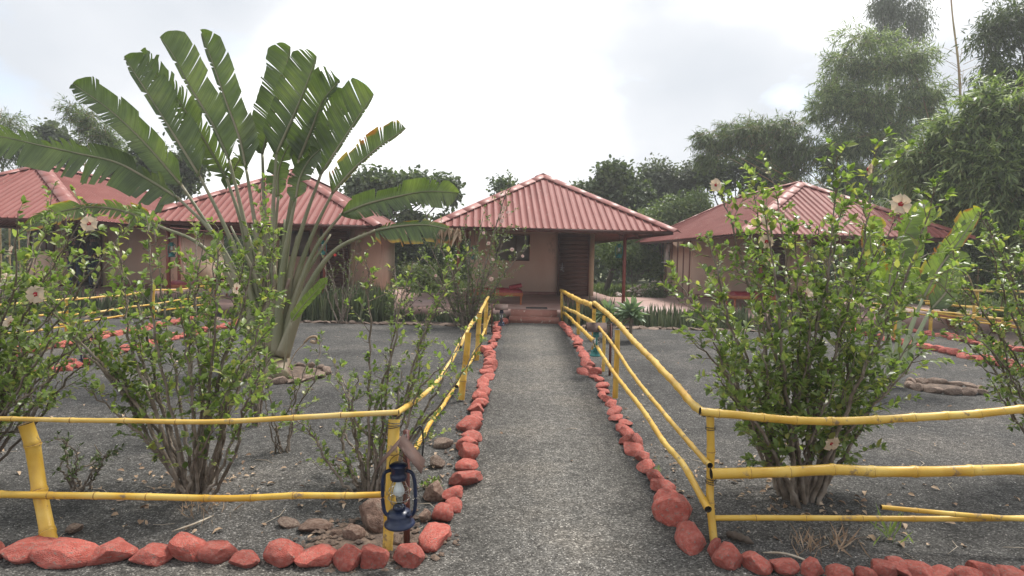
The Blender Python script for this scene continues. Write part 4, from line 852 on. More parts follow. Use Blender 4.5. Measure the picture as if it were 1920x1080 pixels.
# second, younger fan palm on the right
f6 = thing('young_fan_palm', (5.051,8.09,0.0), 'young fan palm with broad leaves in the right bed', 'palm tree')
for i, (mid, wl, wr, torn, droop, m, stk) in enumerate([
 ([(4.954,7.6,1.102),(5.13,7.6,1.466),(5.369,7.6,1.83),(5.594,7.6,2.204)], .24, .07, .2, .05, 'paddle_yellow', [(4.728,7.6,0.17),(4.786,7.6,0.57),(4.954,7.6,1.102)]),
 ([(4.756,7.7,1.091),(4.795,7.7,1.623),(4.853,7.7,2.02),(5.023,7.7,2.287)], .20, .20, .15, .05, 'paddle_light', [(4.737,7.7,0.152),(4.743,7.7,0.556),(4.756,7.7,1.091)]),
 ([(4.475,7.5,0.903),(4.478,7.5,1.358),(4.597,7.5,1.812),(4.779,7.5,2.232)], .10, .26, .15, .05, 'paddle_light', [(4.575,7.5,0.186),(4.52,7.5,0.512),(4.475,7.5,0.903)]),
 ([(4.584,7.8,1.081),(4.464,7.8,1.483),(4.391,7.8,1.883),(4.433,7.8,2.118)], .2, .2, .15, .05, 'paddle_yellow', [(4.718,7.8,0.132),(4.671,7.8,0.54),(4.584,7.8,1.081)]),
 ([(5.059,7.6,0.972),(5.241,7.6,1.206),(5.323,7.6,1.503),(5.376,7.6,1.7)], .2, .16, .2, .05, 'paddle', [(4.767,7.6,0.171),(4.884,7.6,0.572),(5.059,7.6,0.972)])]):
    paddle(f6, mid, wl, wr, torn, droop, m, seed=i+70, view=(rnd.uniform(-.3, .3), -1, .1))
    P = bend(stk, 16); k = np.linspace(0, 1, 16); mb = MB(); mb.tube(P, .028*(1-k)+.016, 8); mb.build('leaf_stalk', 'stalkpale', f6, smooth=True)

# ------------------------------------------------------------------ shrubs
def petal_mesh():
    mb = MB(); v = []; n, m_ = 6, 6
    for i in range(n+1):
        for j in range(m_+1):
            u, q = i/n, j/m_*2-1; w = .50*math.sin(min(1, u*1.12)*math.pi*.60)**.8+.02
            v.append((q*w, u, .30*u*(1-u)-.05*u + .045*math.sin(q*6+i)*u**2 - .18*abs(q)**2*u))
    a = (np.arange(n)[:, None]*(m_+1)+np.arange(m_)[None]).ravel(); mb.add(v, np.stack([a, a+1, a+m_+2, a+m_+1], -1))
    return mb
_petal = {}
def flower(parent, pos, face, size, m='petal', droop=0):
    """hibiscus: five ruffled petals, red eye, long column"""
    w = Vector(wloc(parent)); f = bpy.data.objects.new('flower', None); S.collection.objects.link(f); f.parent = parent; f.location = Vector(pos)-w
    f.rotation_euler = Vector(face).to_track_quat('Z', 'Y').to_euler(); r0 = rnd.uniform(0, 6)
    for k in range(5):
        if m not in _petal: o = petal_mesh().build('petal', m, f, smooth=True, local=True); _petal[m] = o
        else: o = _petal[m].copy(); S.collection.objects.link(o); o.parent = f
        o.scale = (size*.56,)*3; o.location = (0, 0, 0); o.rotation_euler = (R_(16+droop+rnd.uniform(-10, 12)), 0, r0+k*2*math.pi/5)
        o.rotation_mode = 'ZYX'; o.rotation_euler = (R_(14+droop+rnd.uniform(-8, 12)), 0, r0+k*2*math.pi/5)
        o.rotation_mode = 'XYZ'
    mb = MB(); s = size
    mb.lathe([(0, -.02*s), (.07*s, .01*s), (.17*s, .060*s), (.05*s, .07*s), (0, .07*s)], 10); mb.build('eye', 'eye', f, smooth=True, local=True)
    mb = MB(); mb.tube([(0, 0, .03*s), (.02*s, 0, .3*s), (.05*s, 0, .58*s)], [.022*s, .016*s, .030*s], 6)
    mb.build('pistil', 'petal', f, smooth=True, local=True)
def shrub(name, label, cat, base, tips, Y=None, r0=.012, leaf=.055, mats=('bush', 'bushlight'), bare=.35, step=.06, tw=(.06, .24), jit=.5, LT=OV, spread=.16, lsp=.02, seed=1, yj=None, bark='bark', group=None, flowers=(), leaves_per=1):
    r = np.random.default_rng(seed); root = thing(name, base, label, cat, group); B = np.array(base); lp = []; ld = []; lu = []; ls = []; tipl = []
    tw_mb = MB()
    for k, tip in enumerate(tips):
        T = np.array(tip, float); T[1] += r.uniform(-jit, jit)
        D = T-B; b = B + np.array([D[0]*.09+r.normal(0, spread*.16), D[1]*.12+r.normal(0, spread*.2), -.03]); D = T-b; H = np.linalg.norm(D)
        a = b + D*.33 + np.array([-D[0]*.02, -D[1]*.02, H*.03]) + r.normal(0, .03, 3); c = b+D*.66+np.array([D[0]*.0, 0, H*.05])+r.normal(0, .04, 3)
        P = bend([b, a, c, T], 26); q = np.linspace(0, 1, 26); P[1:-1] += r.normal(0, .006, (24, 3))
        rr = r0*r.uniform(.7, 1.2)*(1-q)**.8+.0028
        mb = MB(); mb.tube(P, rr, 6, cap=False); mb.build('stem', bark, root, smooth=True)
        s = bare*r.uniform(.7, 1.3)*H
        while s < H:
            t = s/H; p = np.array([np.interp(t, q, P[:, c_]) for c_ in range(3)]); tg = unit(np.array([np.interp(min(1, t+.05), q, P[:, c_])-np.interp(max(0, t-.05), q, P[:, c_]) for c_ in range(3)]))
            dr = unit(tg*.55 + unit(r.normal(size=3))*.8 + np.array([0, 0, .35])); ln = r.uniform(*tw)*(1.15-.5*t)*(1 if r.random() < .8 else 1.9)
            e = p+dr*ln; m2 = p+dr*ln*.5+r.normal(0, .012, 3); pts = np.array([p, m2, e]); tw_mb.tube(pts, [.0030, .0022, .0012], 3, cap=False)
            n = max(3, int(ln/lsp)); 
            for i in range(n):
                u = ((i+.6)/n)**.6; pp = p+(e-p)*u
                sd = unit(np.cross(dr, unit(r.normal(size=3)))); lp.append(pp); ld.append(unit(dr*.55+sd*.8+np.array([0, 0, .15]))); lu.append(np.array([0, 0, 1.])+r.normal(0, .28, 3)-sd*.3); ls.append(leaf*r.uniform(.5, 1.15)); tipl.append(u > .8)
            for i in range(4): lp.append(e); ld.append(unit(dr+r.normal(0, .6, 3))); lu.append(np.array([0, 0, 1.])+r.normal(0, .4, 3)); ls.append(leaf*r.uniform(.4, .9)); tipl.append(True)
            s += step*r.uniform(.5, 1.5)
    lp, ld, lu, ls, tipl = map(np.array, (lp, ld, lu, ls, tipl))
    tw_mb.build('twigs', bark, root, kind='stuff')
    light = tipl & (r.random(len(lp)) < .6)
    for sel, m, nm in ((~light, mats[0], 'foliage'), (light, mats[1], 'young_foliage')):
        if sel.sum() < 1: continue
        mb = MB(); scatter(mb, LT[0], LT[1], lp[sel], ld[sel], lu[sel], ls[sel]); mb.build(nm, m, root, kind='stuff')
    for fpos, face, size, *rest in flowers: flower(root, fpos, face, size*.82, *rest)
    return root
def lift(base, tips): return tips
shrub('hibiscus_bush', 'large leafy hibiscus bush with cream flowers behind the thick right fence', 'bush', (1.806,3.851,0.0),
  [(1.026,4.0,1.03),(1.149,4.0,1.675),(1.26,4.0,1.935),(1.402,4.0,1.817),(1.073,4.0,1.397),(1.12,4.0,1.12),(1.515,4.0,1.997),(1.661,4.0,1.754),(1.768,4.0,2.063),(1.934,4.0,2.168),(2.087,4.0,2.171),(2.201,4.0,2.054),(2.362,4.0,1.955),(2.494,4.0,1.838),(2.625,4.0,1.601),(2.75,4.0,1.5),(2.813,4.0,1.295),(2.656,4.0,1.014),(2.575,4.0,0.732),(1.249,4.0,0.807),(1.376,4.0,1.125),(2.003,4.0,1.76),(2.284,4.0,1.594),(1.747,4.0,1.342),(2.162,4.0,1.281),(1.623,4.0,0.991),(2.505,4.0,1.288),(1.446,4.0,1.543),(1.871,4.0,1.655),(2.416,4.0,1.008),(1.299,4.0,1.332),(1.528,4.0,0.778),(2.33,4.0,0.656),(2.074,4.0,0.966),(1.84,4.0,0.785)],
  r0=.0115, bare=.24, step=.041, seed=11, spread=.22, tw=(.05, .22), lsp=.022, leaf=.062,
  flowers=[((2.251,3.7,1.865), (-.1, -1, .15), .125), ((1.182,3.8,1.971), (.3, -1, .1), .085), ((1.492,3.75,1.756), (-.2, -1, .3), .08), ((1.428,3.6,1.625), (-.4, -1, -.2), .085), ((2.098,3.8,2.082), (1, -.2, .1), .09, 'petal', 25), ((1.673,3.6,1.325), (.5, -.6, .5), .075, 'petal', 25), ((1.803,3.5,0.475), (.15, -1, -.35), .10), ((1.448,3.6,1.511), (.3, -1, -.4), .05)])
shrub('hibiscus_bush', 'tall open hibiscus bush with many bare brown stems behind the left fence', 'bush', (-1.972,3.718,0.0),
  [(-2.83,3.9,1.183),(-2.78,3.9,1.012),(-2.6,3.9,1.547),(-2.481,3.9,1.464),(-2.307,3.9,1.638),(-2.135,3.9,1.658),(-1.964,3.9,1.611),(-1.827,3.9,1.647),(-1.622,3.9,1.753),(-1.484,3.9,1.074),(-1.428,3.9,0.903),(-1.518,3.9,0.659),(-1.897,3.9,1.202),(-2.207,3.9,1.23),(-2.381,3.9,1.055),(-2.643,3.9,0.911),(-2.523,3.9,0.705),(-1.794,3.9,0.929),(-1.656,3.9,1.207),(-2.897,3.9,1.319),(-1.69,3.9,1.48),(-2.0,3.9,1.337),(-2.105,3.9,0.923),(-1.76,3.9,0.584),(-2.205,3.9,1.504),(-2.41,3.9,1.636),(-2.691,3.9,1.186),(-1.622,3.9,0.864)],
  r0=.0115, bare=.38, step=.048, seed=12, spread=.2, tw=(.05, .19), lsp=.026, leaf=.058,
  flowers=[((-2.619,3.7,1.655), (.3, -1, .1), .10), ((-1.625,3.5,1.293), (-.5, -.8, .2), .07)])
shrub('hibiscus_bush', 'slender hibiscus with one long leaning grey stem behind the blue lantern', 'bush', (-0.912,3.762,0.0),
  [(-0.871,4.0,1.427),(-0.963,4.0,1.53),(-0.718,4.0,1.465),(-0.487,4.0,1.417),(-0.335,4.0,1.542),(-0.238,4.0,0.95),(-0.429,4.0,0.875),(-0.362,4.0,1.018),(-0.608,4.0,1.083),(-0.744,4.0,0.762),(-1.168,4.0,0.753),(-1.309,4.0,0.714),(-1.397,4.0,0.498),(-1.236,4.0,0.359),(-1.095,4.0,0.434),(-1.129,4.0,0.218),(-0.884,4.0,0.653),(-0.638,4.0,0.729),(-0.991,4.0,0.757),(-0.828,4.0,0.369),(-1.271,4.0,0.143),(-0.738,4.0,0.228),(-0.951,4.0,0.258)],
  r0=.009, bare=.34, step=.055, seed=13, spread=.12, tw=(.04, .17), lsp=.024, leaf=.045, jit=.35)
shrub('hibiscus_bush', 'hibiscus bush with cream flowers reaching in from the left edge', 'bush', (-3.59,3.79,0.0),
  [(-3.101,3.7,1.758),(-2.973,3.7,1.648),(-2.807,3.7,1.741),(-2.678,3.7,1.654),(-2.549,3.7,1.559),(-2.519,3.7,1.333),(-2.473,3.7,1.073),(-2.425,3.7,0.91),(-2.592,3.7,0.775),(-2.891,3.7,0.669),(-3.125,3.7,0.597),(-3.086,3.7,0.862),(-2.846,3.7,1.391),(-2.685,3.7,1.199),(-2.885,3.7,0.998),(-3.047,3.7,1.192),(-2.622,3.7,1.004),(-3.139,3.7,1.515),(-2.53,3.7,1.721),(-3.183,3.7,0.992),(-2.988,3.7,0.799),(-3.16,3.7,1.32),(-2.787,3.7,0.935),(-3.009,3.7,1.453),(-3.179,3.7,1.189)],
  r0=.009, bare=.36, step=.058, seed=14, spread=.2, tw=(.05, .19), lsp=.023, leaf=.055,
  flowers=[((-2.715,3.4,1.242), (.25, -1, -.05), .105), ((-2.863,3.4,1.08), (-.3, -.8, .5), .08, 'petal', 20), ((-2.933,3.5,1.478), (-.6, -.8, .3), .075, 'petal', 15), ((-2.967,3.5,1.324), (.1, -.5, .9), .07, 'petal', 20)])
shrub('hibiscus_bush', 'leafy hibiscus bush cut by the right edge of the view', 'bush', (4.213,4.594,0.0),
  [(3.166,4.1,1.841),(3.248,4.1,1.912),(3.377,4.1,1.792),(2.987,4.1,1.627),(2.895,4.1,1.396),(3.152,4.1,1.366),(3.372,4.1,1.016),(3.297,4.1,0.8),(3.068,4.1,1.116),(2.786,4.1,1.145),(3.303,4.1,1.581),(3.477,4.1,1.302),(3.239,4.1,1.191),(3.522,4.1,1.69),(3.411,4.1,0.659),(3.069,4.1,1.716)],
  r0=.010, bare=.42, step=.045, seed=15, tw=(.05, .19), lsp=.024, leaf=.052, jit=.4)
shrub('young_hibiscus', 'thin upright hibiscus shoots in front of the fan palm stalks', 'bush', (-2.256,5.204,0.0),
  [(-2.303,5.4,2.152),(-2.246,5.4,1.897),(-2.388,5.4,1.753),(-2.151,5.4,1.758),(-2.459,5.4,1.517),(-2.222,5.4,1.475),(-2.293,5.4,1.095)], r0=.010, bare=.4, step=.08, seed=16, spread=.1, tw=(.04, .13), lsp=.024, leaf=.062, jit=.15)
shrub('young_hibiscus', 'thin branch of fresh leaves rising against the roof at far left', 'bush', (-4.171,5.039,0.0),
  [(-4.057,5.2,2.049),(-3.854,5.2,1.805),(-4.27,5.2,1.706),(-3.581,5.2,1.674),(-3.329,5.2,1.633)], r0=.009, bare=.55, step=.09, seed=17, spread=.1, tw=(.04, .13), lsp=.024, leaf=.065, jit=.15)
def ff(pts, size, m): return [(p, (rnd.uniform(-.6, .6), -1, rnd.uniform(-.2, .6)), size*rnd.uniform(.7, 1.2), m) for p in pts]
shrub('flowering_shrub', 'fine-leaved shrub with small pink flowers left of the middle hut window', 'shrub', (-1.139,13.22,0.0),
  [(-1.999,13.0,1.901),(-1.662,13.0,2.076),(-1.212,13.0,2.197),(-0.821,13.0,2.429),(-0.27,13.0,3.054),(-0.418,13.0,1.988),(0.15,13.0,1.752),(-0.127,13.0,1.543),(-2.104,13.0,1.278),(-2.278,13.0,1.613),(-0.401,13.0,1.086),(-1.811,13.0,0.603),(-2.444,13.0,1.271),(-1.424,13.0,1.291),(-0.862,13.0,1.529),(-0.562,13.0,0.629),(-1.186,13.0,0.616),(-1.587,13.0,0.835),(-0.793,13.0,0.851),(-1.095,13.0,1.975),(-0.251,13.0,2.104),(-2.006,13.0,2.407),(-0.333,13.0,0.52)],
  r0=.026, bare=.22, step=.085, seed=18, spread=.5, tw=(.12, .42), lsp=.028, leaf=.075, mats=('finebush', 'weed'), LT=SMALL, jit=.5,
  flowers=ff([(-0.358,12.5,2.509),(-0.281,12.5,2.425),(-0.431,12.5,2.346),(-0.761,12.5,1.995),(-0.659,12.5,1.791),(-0.179,12.5,1.671),(0.04,12.5,1.545),(-1.726,12.5,1.107),(-0.592,12.5,1.065),(-0.555,12.5,1.457),(-1.264,12.5,1.519),(-0.397,12.5,2.239)], .085, 'pinkpetal'))
shrub('flowering_shrub', 'sparse shrub with tiny red flowers before the fan palm hut door', 'shrub', (-3.894,13.317,0.0),
  [(-4.257,13.4,1.579),(-3.93,13.4,1.818),(-3.46,13.4,1.618),(-3.751,13.4,1.356),(-4.102,13.4,1.115),(-3.281,13.4,1.19),(-4.396,13.4,1.226),(-3.689,13.4,0.889),(-4.516,13.4,1.807),(-3.58,13.4,1.942)], r0=.014, bare=.4, step=.13, seed=19, spread=.3, tw=(.1, .3), lsp=.05, leaf=.06, mats=('finebush', 'finebush'), LT=SMALL,
  flowers=ff([(-4.069,13.1,1.465),(-3.977,13.1,1.49),(-4.16,13.1,1.372),(-3.841,13.1,1.697),(-4.436,13.1,1.48)], .06, 'redpetal'))
shrub('leafy_shrub', 'green shrub on the terrace gap left of the fine-leaved shrub', 'shrub', (-2.713,13.556,0.0),
  [(-2.949,13.8,0.526),(-2.589,13.8,0.775),(-2.285,13.8,0.6),(-2.772,13.8,0.892),(-3.129,13.8,0.341),(-2.402,13.8,0.296)], r0=.012, bare=.1, step=.08, seed=20, spread=.4, tw=(.1, .3), lsp=.035, leaf=.10, mats=('finebush', 'treelight'), LT=SMALL)
shrub('low_shrub', 'small low reddish-green plant beside the leaning left fence post', 'plant', (-2.744,3.711,0.0),
  [(-2.871,3.75,0.193),(-2.92,3.75,0.293),(-2.818,3.75,0.34),(-2.685,3.75,0.157),(-2.55,3.75,0.228),(-2.482,3.75,0.28),(-2.601,3.75,0.125),(-2.735,3.75,0.24)], r0=.005, bare=.5, step=.05, seed=21, spread=.05, tw=(.03, .09), lsp=.013, leaf=.045, mats=('finebush', 'tree'), LT=SMALL, jit=.15)
shrub('low_shrub', 'low leafy green seedling growing beside the foot of the lantern', 'plant', (-0.524,3.813,0.0),
  [(-0.571,3.85,0.071),(-0.486,3.85,0.056),(-0.451,3.85,0.022),(-0.605,3.85,0.053)], r0=.004, bare=.3, step=.03, seed=22, spread=.05, tw=(.02, .06), lsp=.013, leaf=.04, jit=.1)
shrub('low_shrub', 'small green shoots low between fan palm bed and left fence', 'plant', (-1.757,4.517,0.0),
  [(-1.749,4.6,0.591),(-1.668,4.6,0.633),(-1.547,4.6,0.84),(-1.872,4.6,0.506),(-2.035,4.6,0.625),(-1.667,4.6,0.429),(-1.79,4.6,0.344)], r0=.005, bare=.5, step=.07, seed=23, spread=.1, tw=(.03, .12), lsp=.02, leaf=.05, jit=.2)
# rosette plants with pale leaves
def rosette(label, base, s, n=85, seed=1):
    r = np.random.default_rng(seed); t = thing('rosette_plant', base, label, 'plant', 'pale rosette plants')
    mb = MB(); mb.tube([base, (base[0], base[1], base[2]+.55*s)], .03*s, 6); mb.build('stem', 'bark', t)
    a = r.uniform(0, 6.28, n); el = r.uniform(-.5, 1.3, n); d = np.column_stack([np.cos(a)*np.cos(el), np.sin(a)*np.cos(el), np.sin(el)])
    mb = MB(); p = np.array(base)+np.array([0, 0, .5*s])+r.normal(0, .03*s, (n, 3)); scatter(mb, ROUND[0]*np.array([.42, 1, 1]), ROUND[1], p, d, np.tile([0, 0, 1.], (n, 1))+r.normal(0, .2, (n, 3)), r.uniform(.22, .38, n)*s); mb.build('foliage', 'silver', t, kind='stuff')
rosette('pale green rosette plant right of the path fence, nearer the snake plants', (2.068,11.348,0.0), 1.0, seed=1)
rosette('second pale rosette plant, partly behind the right fence rails', (1.687,11.585,0.0), .9, seed=2)
# snake plants in dense beds
def snake(label, x0, x1, y0, y1, h, n, seed):
    r = np.random.default_rng(seed); k = 6; V = []; 
    for i in range(k+1):
        u = i/k; w = .5*(1-u**3)*(.7+.6*u*(1-u)*2); V += [(-w, u, .0), (0, u, -.25*w), (w, u, 0)]
    V = np.array(V); F = [np.array([(3*i+j, 3*i+j+1, 3*i+j+4, 3*i+j+3) for i in range(k) for j in range(2)])]
    p = np.column_stack([r.uniform(x0, x1, n), r.uniform(y0, y1, n), np.full(n, -.02)]); d = np.column_stack([r.normal(0, .16, n), r.normal(0, .12, n), np.ones(n)])
    clump = .75+.35*np.array([noise.noise(Vector((a*2.1, b*2, seed))) for a, b in p[:, :2]])
    hh = h*clump*r.uniform(.55, 1.1, n); sc = np.column_stack([np.full(n, .055)*r.uniform(.7, 1.2, n), hh, np.full(n, .055)])
    mb = MB(); scatter(mb, V, F, p, d, r.normal(size=(n, 3))*np.array([1, 1, .1]), sc)
    return tag(mb.build('snake_plants', 'snake', origin=((x0+x1)/2, (y0+y1)/2, 0)), label, 'snake plants', 'beds of snake plants', 'stuff')
snake('dense upright snake plants before the fan palm hut', -6.1, -3.0, 13.5, 14.55, 1.05, 1500, 1)
snake('snake plants seen through leaves at far left', -12.5, -7.4, 13.4, 14.4, .8, 900, 2)
snake('snake plants just right of the steps', 1.05, 2.1, 13.9, 14.6, .95, 170, 3)
snake('snake plants in front of the terrace right of the middle hut', 2.7, 5.3, 13.7, 14.55, .66, 620, 4)
snake('low dark plants under the terrace edge left of the steps', -3.0, -.35, 13.9, 14.6, .32, 380, 5)
snake('snake plants before the rightmost hut, behind the big bush', 6.0, 7.3, 13.7, 14.55, .6, 260, 6)
# ------------------------------------------------------------------ pots
def pot(p, s, label):
    t = thing('flower_pot', p, label, 'flower pot', 'terracotta pots', 0)
    mb = MB(); mb.lathe([(0, .02), (.13*s, 0), (.20*s, .26*s), (.225*s, .26*s), (.225*s, .32*s), (.19*s, .32*s), (.18*s, .27*s), (0, .27*s)], 20); mb.build('pot', 'terracotta', t, smooth=False, local=True)
    n = 70; r = np.random.default_rng(int(p[0]*10)); a = r.uniform(0, 6.28, n); el = r.uniform(.2, 1.5, n); d = np.column_stack([np.cos(a)*np.cos(el), np.sin(a)*np.cos(el), np.sin(el)])
    mb = MB(); q = np.tile([0, 0, .3*s], (n, 1))+d*r.uniform(0, .3, (n, 1)); scatter(mb, ROUND[0], ROUND[1], q, d+r.normal(0, .4, (n, 3)), np.tile([0, 0, 1.], (n, 1)), r.uniform(.1, .2, n)); mb.build('foliage', 'finebush', t, local=True, kind='stuff')
pot((10.355,14.869,0.0), 1.1, 'round terracotta pot behind the right-hand path fences, on the left')
pot((10.888,14.024,0.0), 1.0, 'terracotta pot between the two fence lines at far right')
pot((12.911,15.943,0.0), 1.0, 'terracotta pot at the right edge under the fence rail')
# ------------------------------------------------------------------ trees
def cloud(r, lobes, n, hang=0., shell=.55):
    """points spread through ellipsoid lobes, most near their skins; lobes: (centre, (rx,ry,rz))"""
    vol = np.array([l[1][0]*l[1][1]*l[1][2] for l in lobes])**.67; idx = r.choice(len(lobes), n, p=vol/vol.sum())
    C = np.array([l[0] for l in lobes])[idx]; Rr = np.array([l[1] for l in lobes])[idx]
    u = unit(r.normal(size=(n, 3))); q = shell+(1-shell)*r.random(n)**.5; q *= 1+.18*r.normal(size=n)
    return C+u*Rr*q[:, None], u
def tree(name, label, base, lobes, n, leaf, m, LT=ROUND, per=9, spray=.35, droop=.3, trunk=.14, bark='darkbark', seed=1, limbs=7, group='trees behind the huts', cat='tree', trunkpts=None):
    r = np.random.default_rng(seed); t = thing(name, base, label, cat, group); B = np.array(base, float)
    # every lobe is broken into smaller clumps so the outline is uneven
    sub = []
    for c, rad in lobes:
        k = 10
        for _ in range(k):
            u = unit(r.normal(size=3)); sub.append((np.array(c)+u*np.array(rad)*.68*r.uniform(.5, 1.15), np.array(rad)*r.uniform(.25, .5)))
    P, U = cloud(r, sub, n//per, shell=.35)
    pos = np.repeat(P, per, 0)+r.normal(0, spray*.45, (len(P)*per, 3)); d = np.repeat(U, per, 0)*.7+r.normal(0, .8, (len(pos), 3))-np.array([0, 0, droop])
    mb = MB(); scatter(mb, LT[0], LT[1], pos, d, r.normal(0, .6, (len(pos), 3))+np.array([0, 0, 1]), leaf*r.uniform(.6, 1.2, len(pos))); mb.build('crown', m, t, kind='stuff')
    cc = np.mean([l[0] for l in lobes], 0)
    tp = bend([B, B*.6+cc*.4+r.normal(0, .15, 3)*np.array([1, 1, 0]), cc], 12); mb = MB(); mb.tube(tp, np.linspace(trunk, trunk*.4, 12), 8); mb.build('trunk', bark, t, smooth=True)
    mb = MB()
    for c, rad in sub[::max(1, len(sub)//limbs//2)]:
        a = tp[r.integers(5, 10)]; mid = (a+c)/2+r.normal(0, .2, 3)-np.array([0, 0, .1]); mb.tube(bend([a, mid, c], 8), np.linspace(trunk*.35, .012, 8), 5, cap=False)
    mb.build('limbs', bark, t, kind='stuff'); return t
def bambooclump(label, base, lobes, n, seed, m='bam', leaf=.30, culms=14, per=13, group='bamboo clumps', cr_=.035, droop=.8, spread=.9, LT=SLIM):
    r = np.random.default_rng(seed); t = thing('bamboo_clump', base, label, 'bamboo', group); B = np.array(base, float)
    sub = []
    for c, rad in lobes:
        for _ in range(11): 
            u = unit(r.normal(size=3)); sub.append((np.array(c)+u*np.array(rad)*.7*r.uniform(.4, 1.15), np.array(rad)*r.uniform(.22, .42)))
    P, U = cloud(r, sub, n//per, shell=.25)
    out = unit(P-np.array([B[0], B[1], P[:, 2].mean()])*1.0); out[:, 2] *= .3
    main = unit(U*.5+out*.5+r.normal(0, .45, P.shape)-np.array([0, 0, droop*.5]))
    k = len(P); off = np.tile(np.linspace(0, .5, per), k)[:, None]
    pos = np.repeat(P, per, 0)+np.repeat(main, per, 0)*off+r.normal(0, .03, (k*per, 3)); d = np.repeat(main, per, 0)*.8+r.normal(0, .5, (k*per, 3))-np.array([0, 0, droop*.35])
    mb = MB(); scatter(mb, LT[0], LT[1], pos, d, r.normal(0, .5, pos.shape)+np.array([0, 0, 1]), leaf*r.uniform(.6, 1.15, len(pos))); mb.build('foliage', m, t, kind='stuff')
    for i in range(culms):
        c, rad = lobes[i % len(lobes)]; e = np.array(c)+r.normal(0, .45, 3)*np.array(rad); b = B+np.array([r.normal(0, spread*.5), r.normal(0, spread*.4), -.05])
        mid = b+(e-b)*np.array([.22, .22, .62]); P_ = bend([b, mid, e], 14); mb = MB(); mb.tube(P_, np.linspace(cr_, .008, 14), 6); mb.build('culm', 'culm', t, smooth=True)
    mb = MB()
    for j in range(0, k, 3):
        mb.tube([P[j]-main[j]*.5-np.array([0, 0, .1]), P[j]+main[j]*.45], .006, 3, cap=False)
    mb.build('twigs', 'culm', t, kind='stuff'); return t
def LB(*a): return [(c, rad) for c, rad in a]
tree('leafy_tree', 'dark broadleaf tree rising between fan palm hut and middle hut', (-7.0, 27, 0), LB(((-6.174,27.0,4.625), (1.5, 1.2, .8)), ((-4.765,27.0,4.419), (1.3, 1.2, .8)), ((-3.361,27.0,4.515), (.8, .9, .55)), ((-6.986,27.0,3.563), (1.2, 1.2, .8))), 9000, .22, 'tree', seed=31, droop=.6)
tree('leafy_tree', 'small treetop just showing over the middle roof', (-1.0, 30, 0), LB(((-0.957,30.0,4.901), (.6, .6, .4)),), 900, .17, 'tree', seed=32, trunk=.08)
tree('leafy_tree', 'dark dense broadleaf tree just right of the middle roof', (3.9, 28, 0), LB(((3.995,28.0,5.171), (1.1, 1.2, .9)), ((3.426,28.0,3.961), (1.3, 1.2, 1.0)), ((4.868,28.0,4.108), (1.3, 1.2, 1.1)), ((5.145,28.0,2.91), (1.6, 1.2, .9))), 14000, .20, 'tree', seed=33)
tree('leafy_tree', 'grey green round tree second to the right of the middle roof', (7.2, 30, 0), LB(((6.735,30.0,5.222), (1.4, 1.3, 1.0)), ((7.656,30.0,4.598), (1.2, 1.2, .9)), ((6.393,30.0,3.802), (1.7, 1.2, 1.0)), ((8.264,30.0,5.634), (.5, .8, .8))), 16000, .16, 'treegrey', seed=34)
tree('light_tree', 'light green feathery tree between middle and rightmost hut', (5.6, 25.5, 0), LB(((5.235,25.5,2.795), (1.2, 1, .9)), ((6.42,25.5,3.475), (1.0, 1, .9)), ((7.431,26.0,3.754), (.9, 1, .7)), ((4.404,25.0,1.893), (.8, 1, .6))), 11000, .17, 'treelight', LT=SMALL, seed=35)
tree('leafy_tree', 'dark leafy tree under the arching bamboo', (9.0, 29, 0), LB(((9.101,29.0,5.64), (.9, 1, .9)), ((10.449,29.0,6.035), (1.5, 1, .8)), ((11.725,29.0,5.07), (1.6, 1, 1.0))), 9000, .19, 'tree', seed=36)
bambooclump('arching bamboo with its tip hanging over the rightmost roof', (13.5, 26, 0), LB(((8.219,26.0,6.605), (.9, .9, .5)), ((9.315,26.0,6.933), (1.2, 1, .75)), ((10.654,26.0,6.648), (1.4, 1, .9)), ((12.006,26.0,6.055), (1.4, 1, 1.0)), ((7.798,26.0,5.98), (.45, .6, .5))), 19000, 41, 'bamdark', leaf=.26, culms=9, droop=1.1)
bambooclump('tall broad bamboo clump behind the rightmost hut', (16.5, 27, 0), LB(((14.111,27.0,10.345), (1.5, 1.2, 1.2)), ((15.928,27.0,10.374), (1.8, 1.2, 1.3)), ((15.108,27.0,8.553), (2.0, 1.3, 1.3)), ((17.156,27.0,8.587), (1.3, 1.2, 1.3)), ((14.041,27.0,6.943), (1.3, 1.2, 1.0)), ((16.11,27.0,6.751), (2.0, 1.3, 1.2)), ((14.356,27.0,5.117), (2.2, 1.3, 1.1)), ((17.118,27.0,4.938), (2.2, 1.3, 1.2)), ((13.725,27.0,3.839), (1.6, 1.3, .9)), ((15.226,26.0,3.457), (2.2, 1.3, .9)), ((18.657,27.0,6.111), (1.5, 1.2, 1.2)), ((13.283,27.0,8.523), (.9, 1, 1.1)), ((17.58,25.0,4.078), (1.8, 1.2, 1.0))), 66000, 42, 'bam', leaf=.30, culms=22, spread=2.2, cr_=.05)
bambooclump('dense bamboo clump at the right edge, nearest of the clumps', (14.2, 16, 0), LB(((11.919,16.5,5.023), (1.0, .9, .9)), ((12.485,16.0,5.201), (1.0, .9, .9)), ((11.564,16.5,3.902), (1.1, .9, .8)), ((12.034,15.5,3.908), (1.1, .9, .9)), ((11.936,16.0,3.026), (1.3, .9, .7)), ((13.349,16.0,4.273), (1., 1, 1.2)), ((11.522,17.0,3.245), (.9, .9, .7)), ((13.044,16.0,2.638), (1., 1, .8)), ((11.18,17.0,4.249), (.9, .9, .8)), ((11.425,17.0,5.044), (.6, .7, .5)), ((12.557,16.5,6.003), (.8, .8, .5))), 36000, 43, 'bam', leaf=.27, culms=14, spread=1.4, LT=SLIM2, droop=.7)
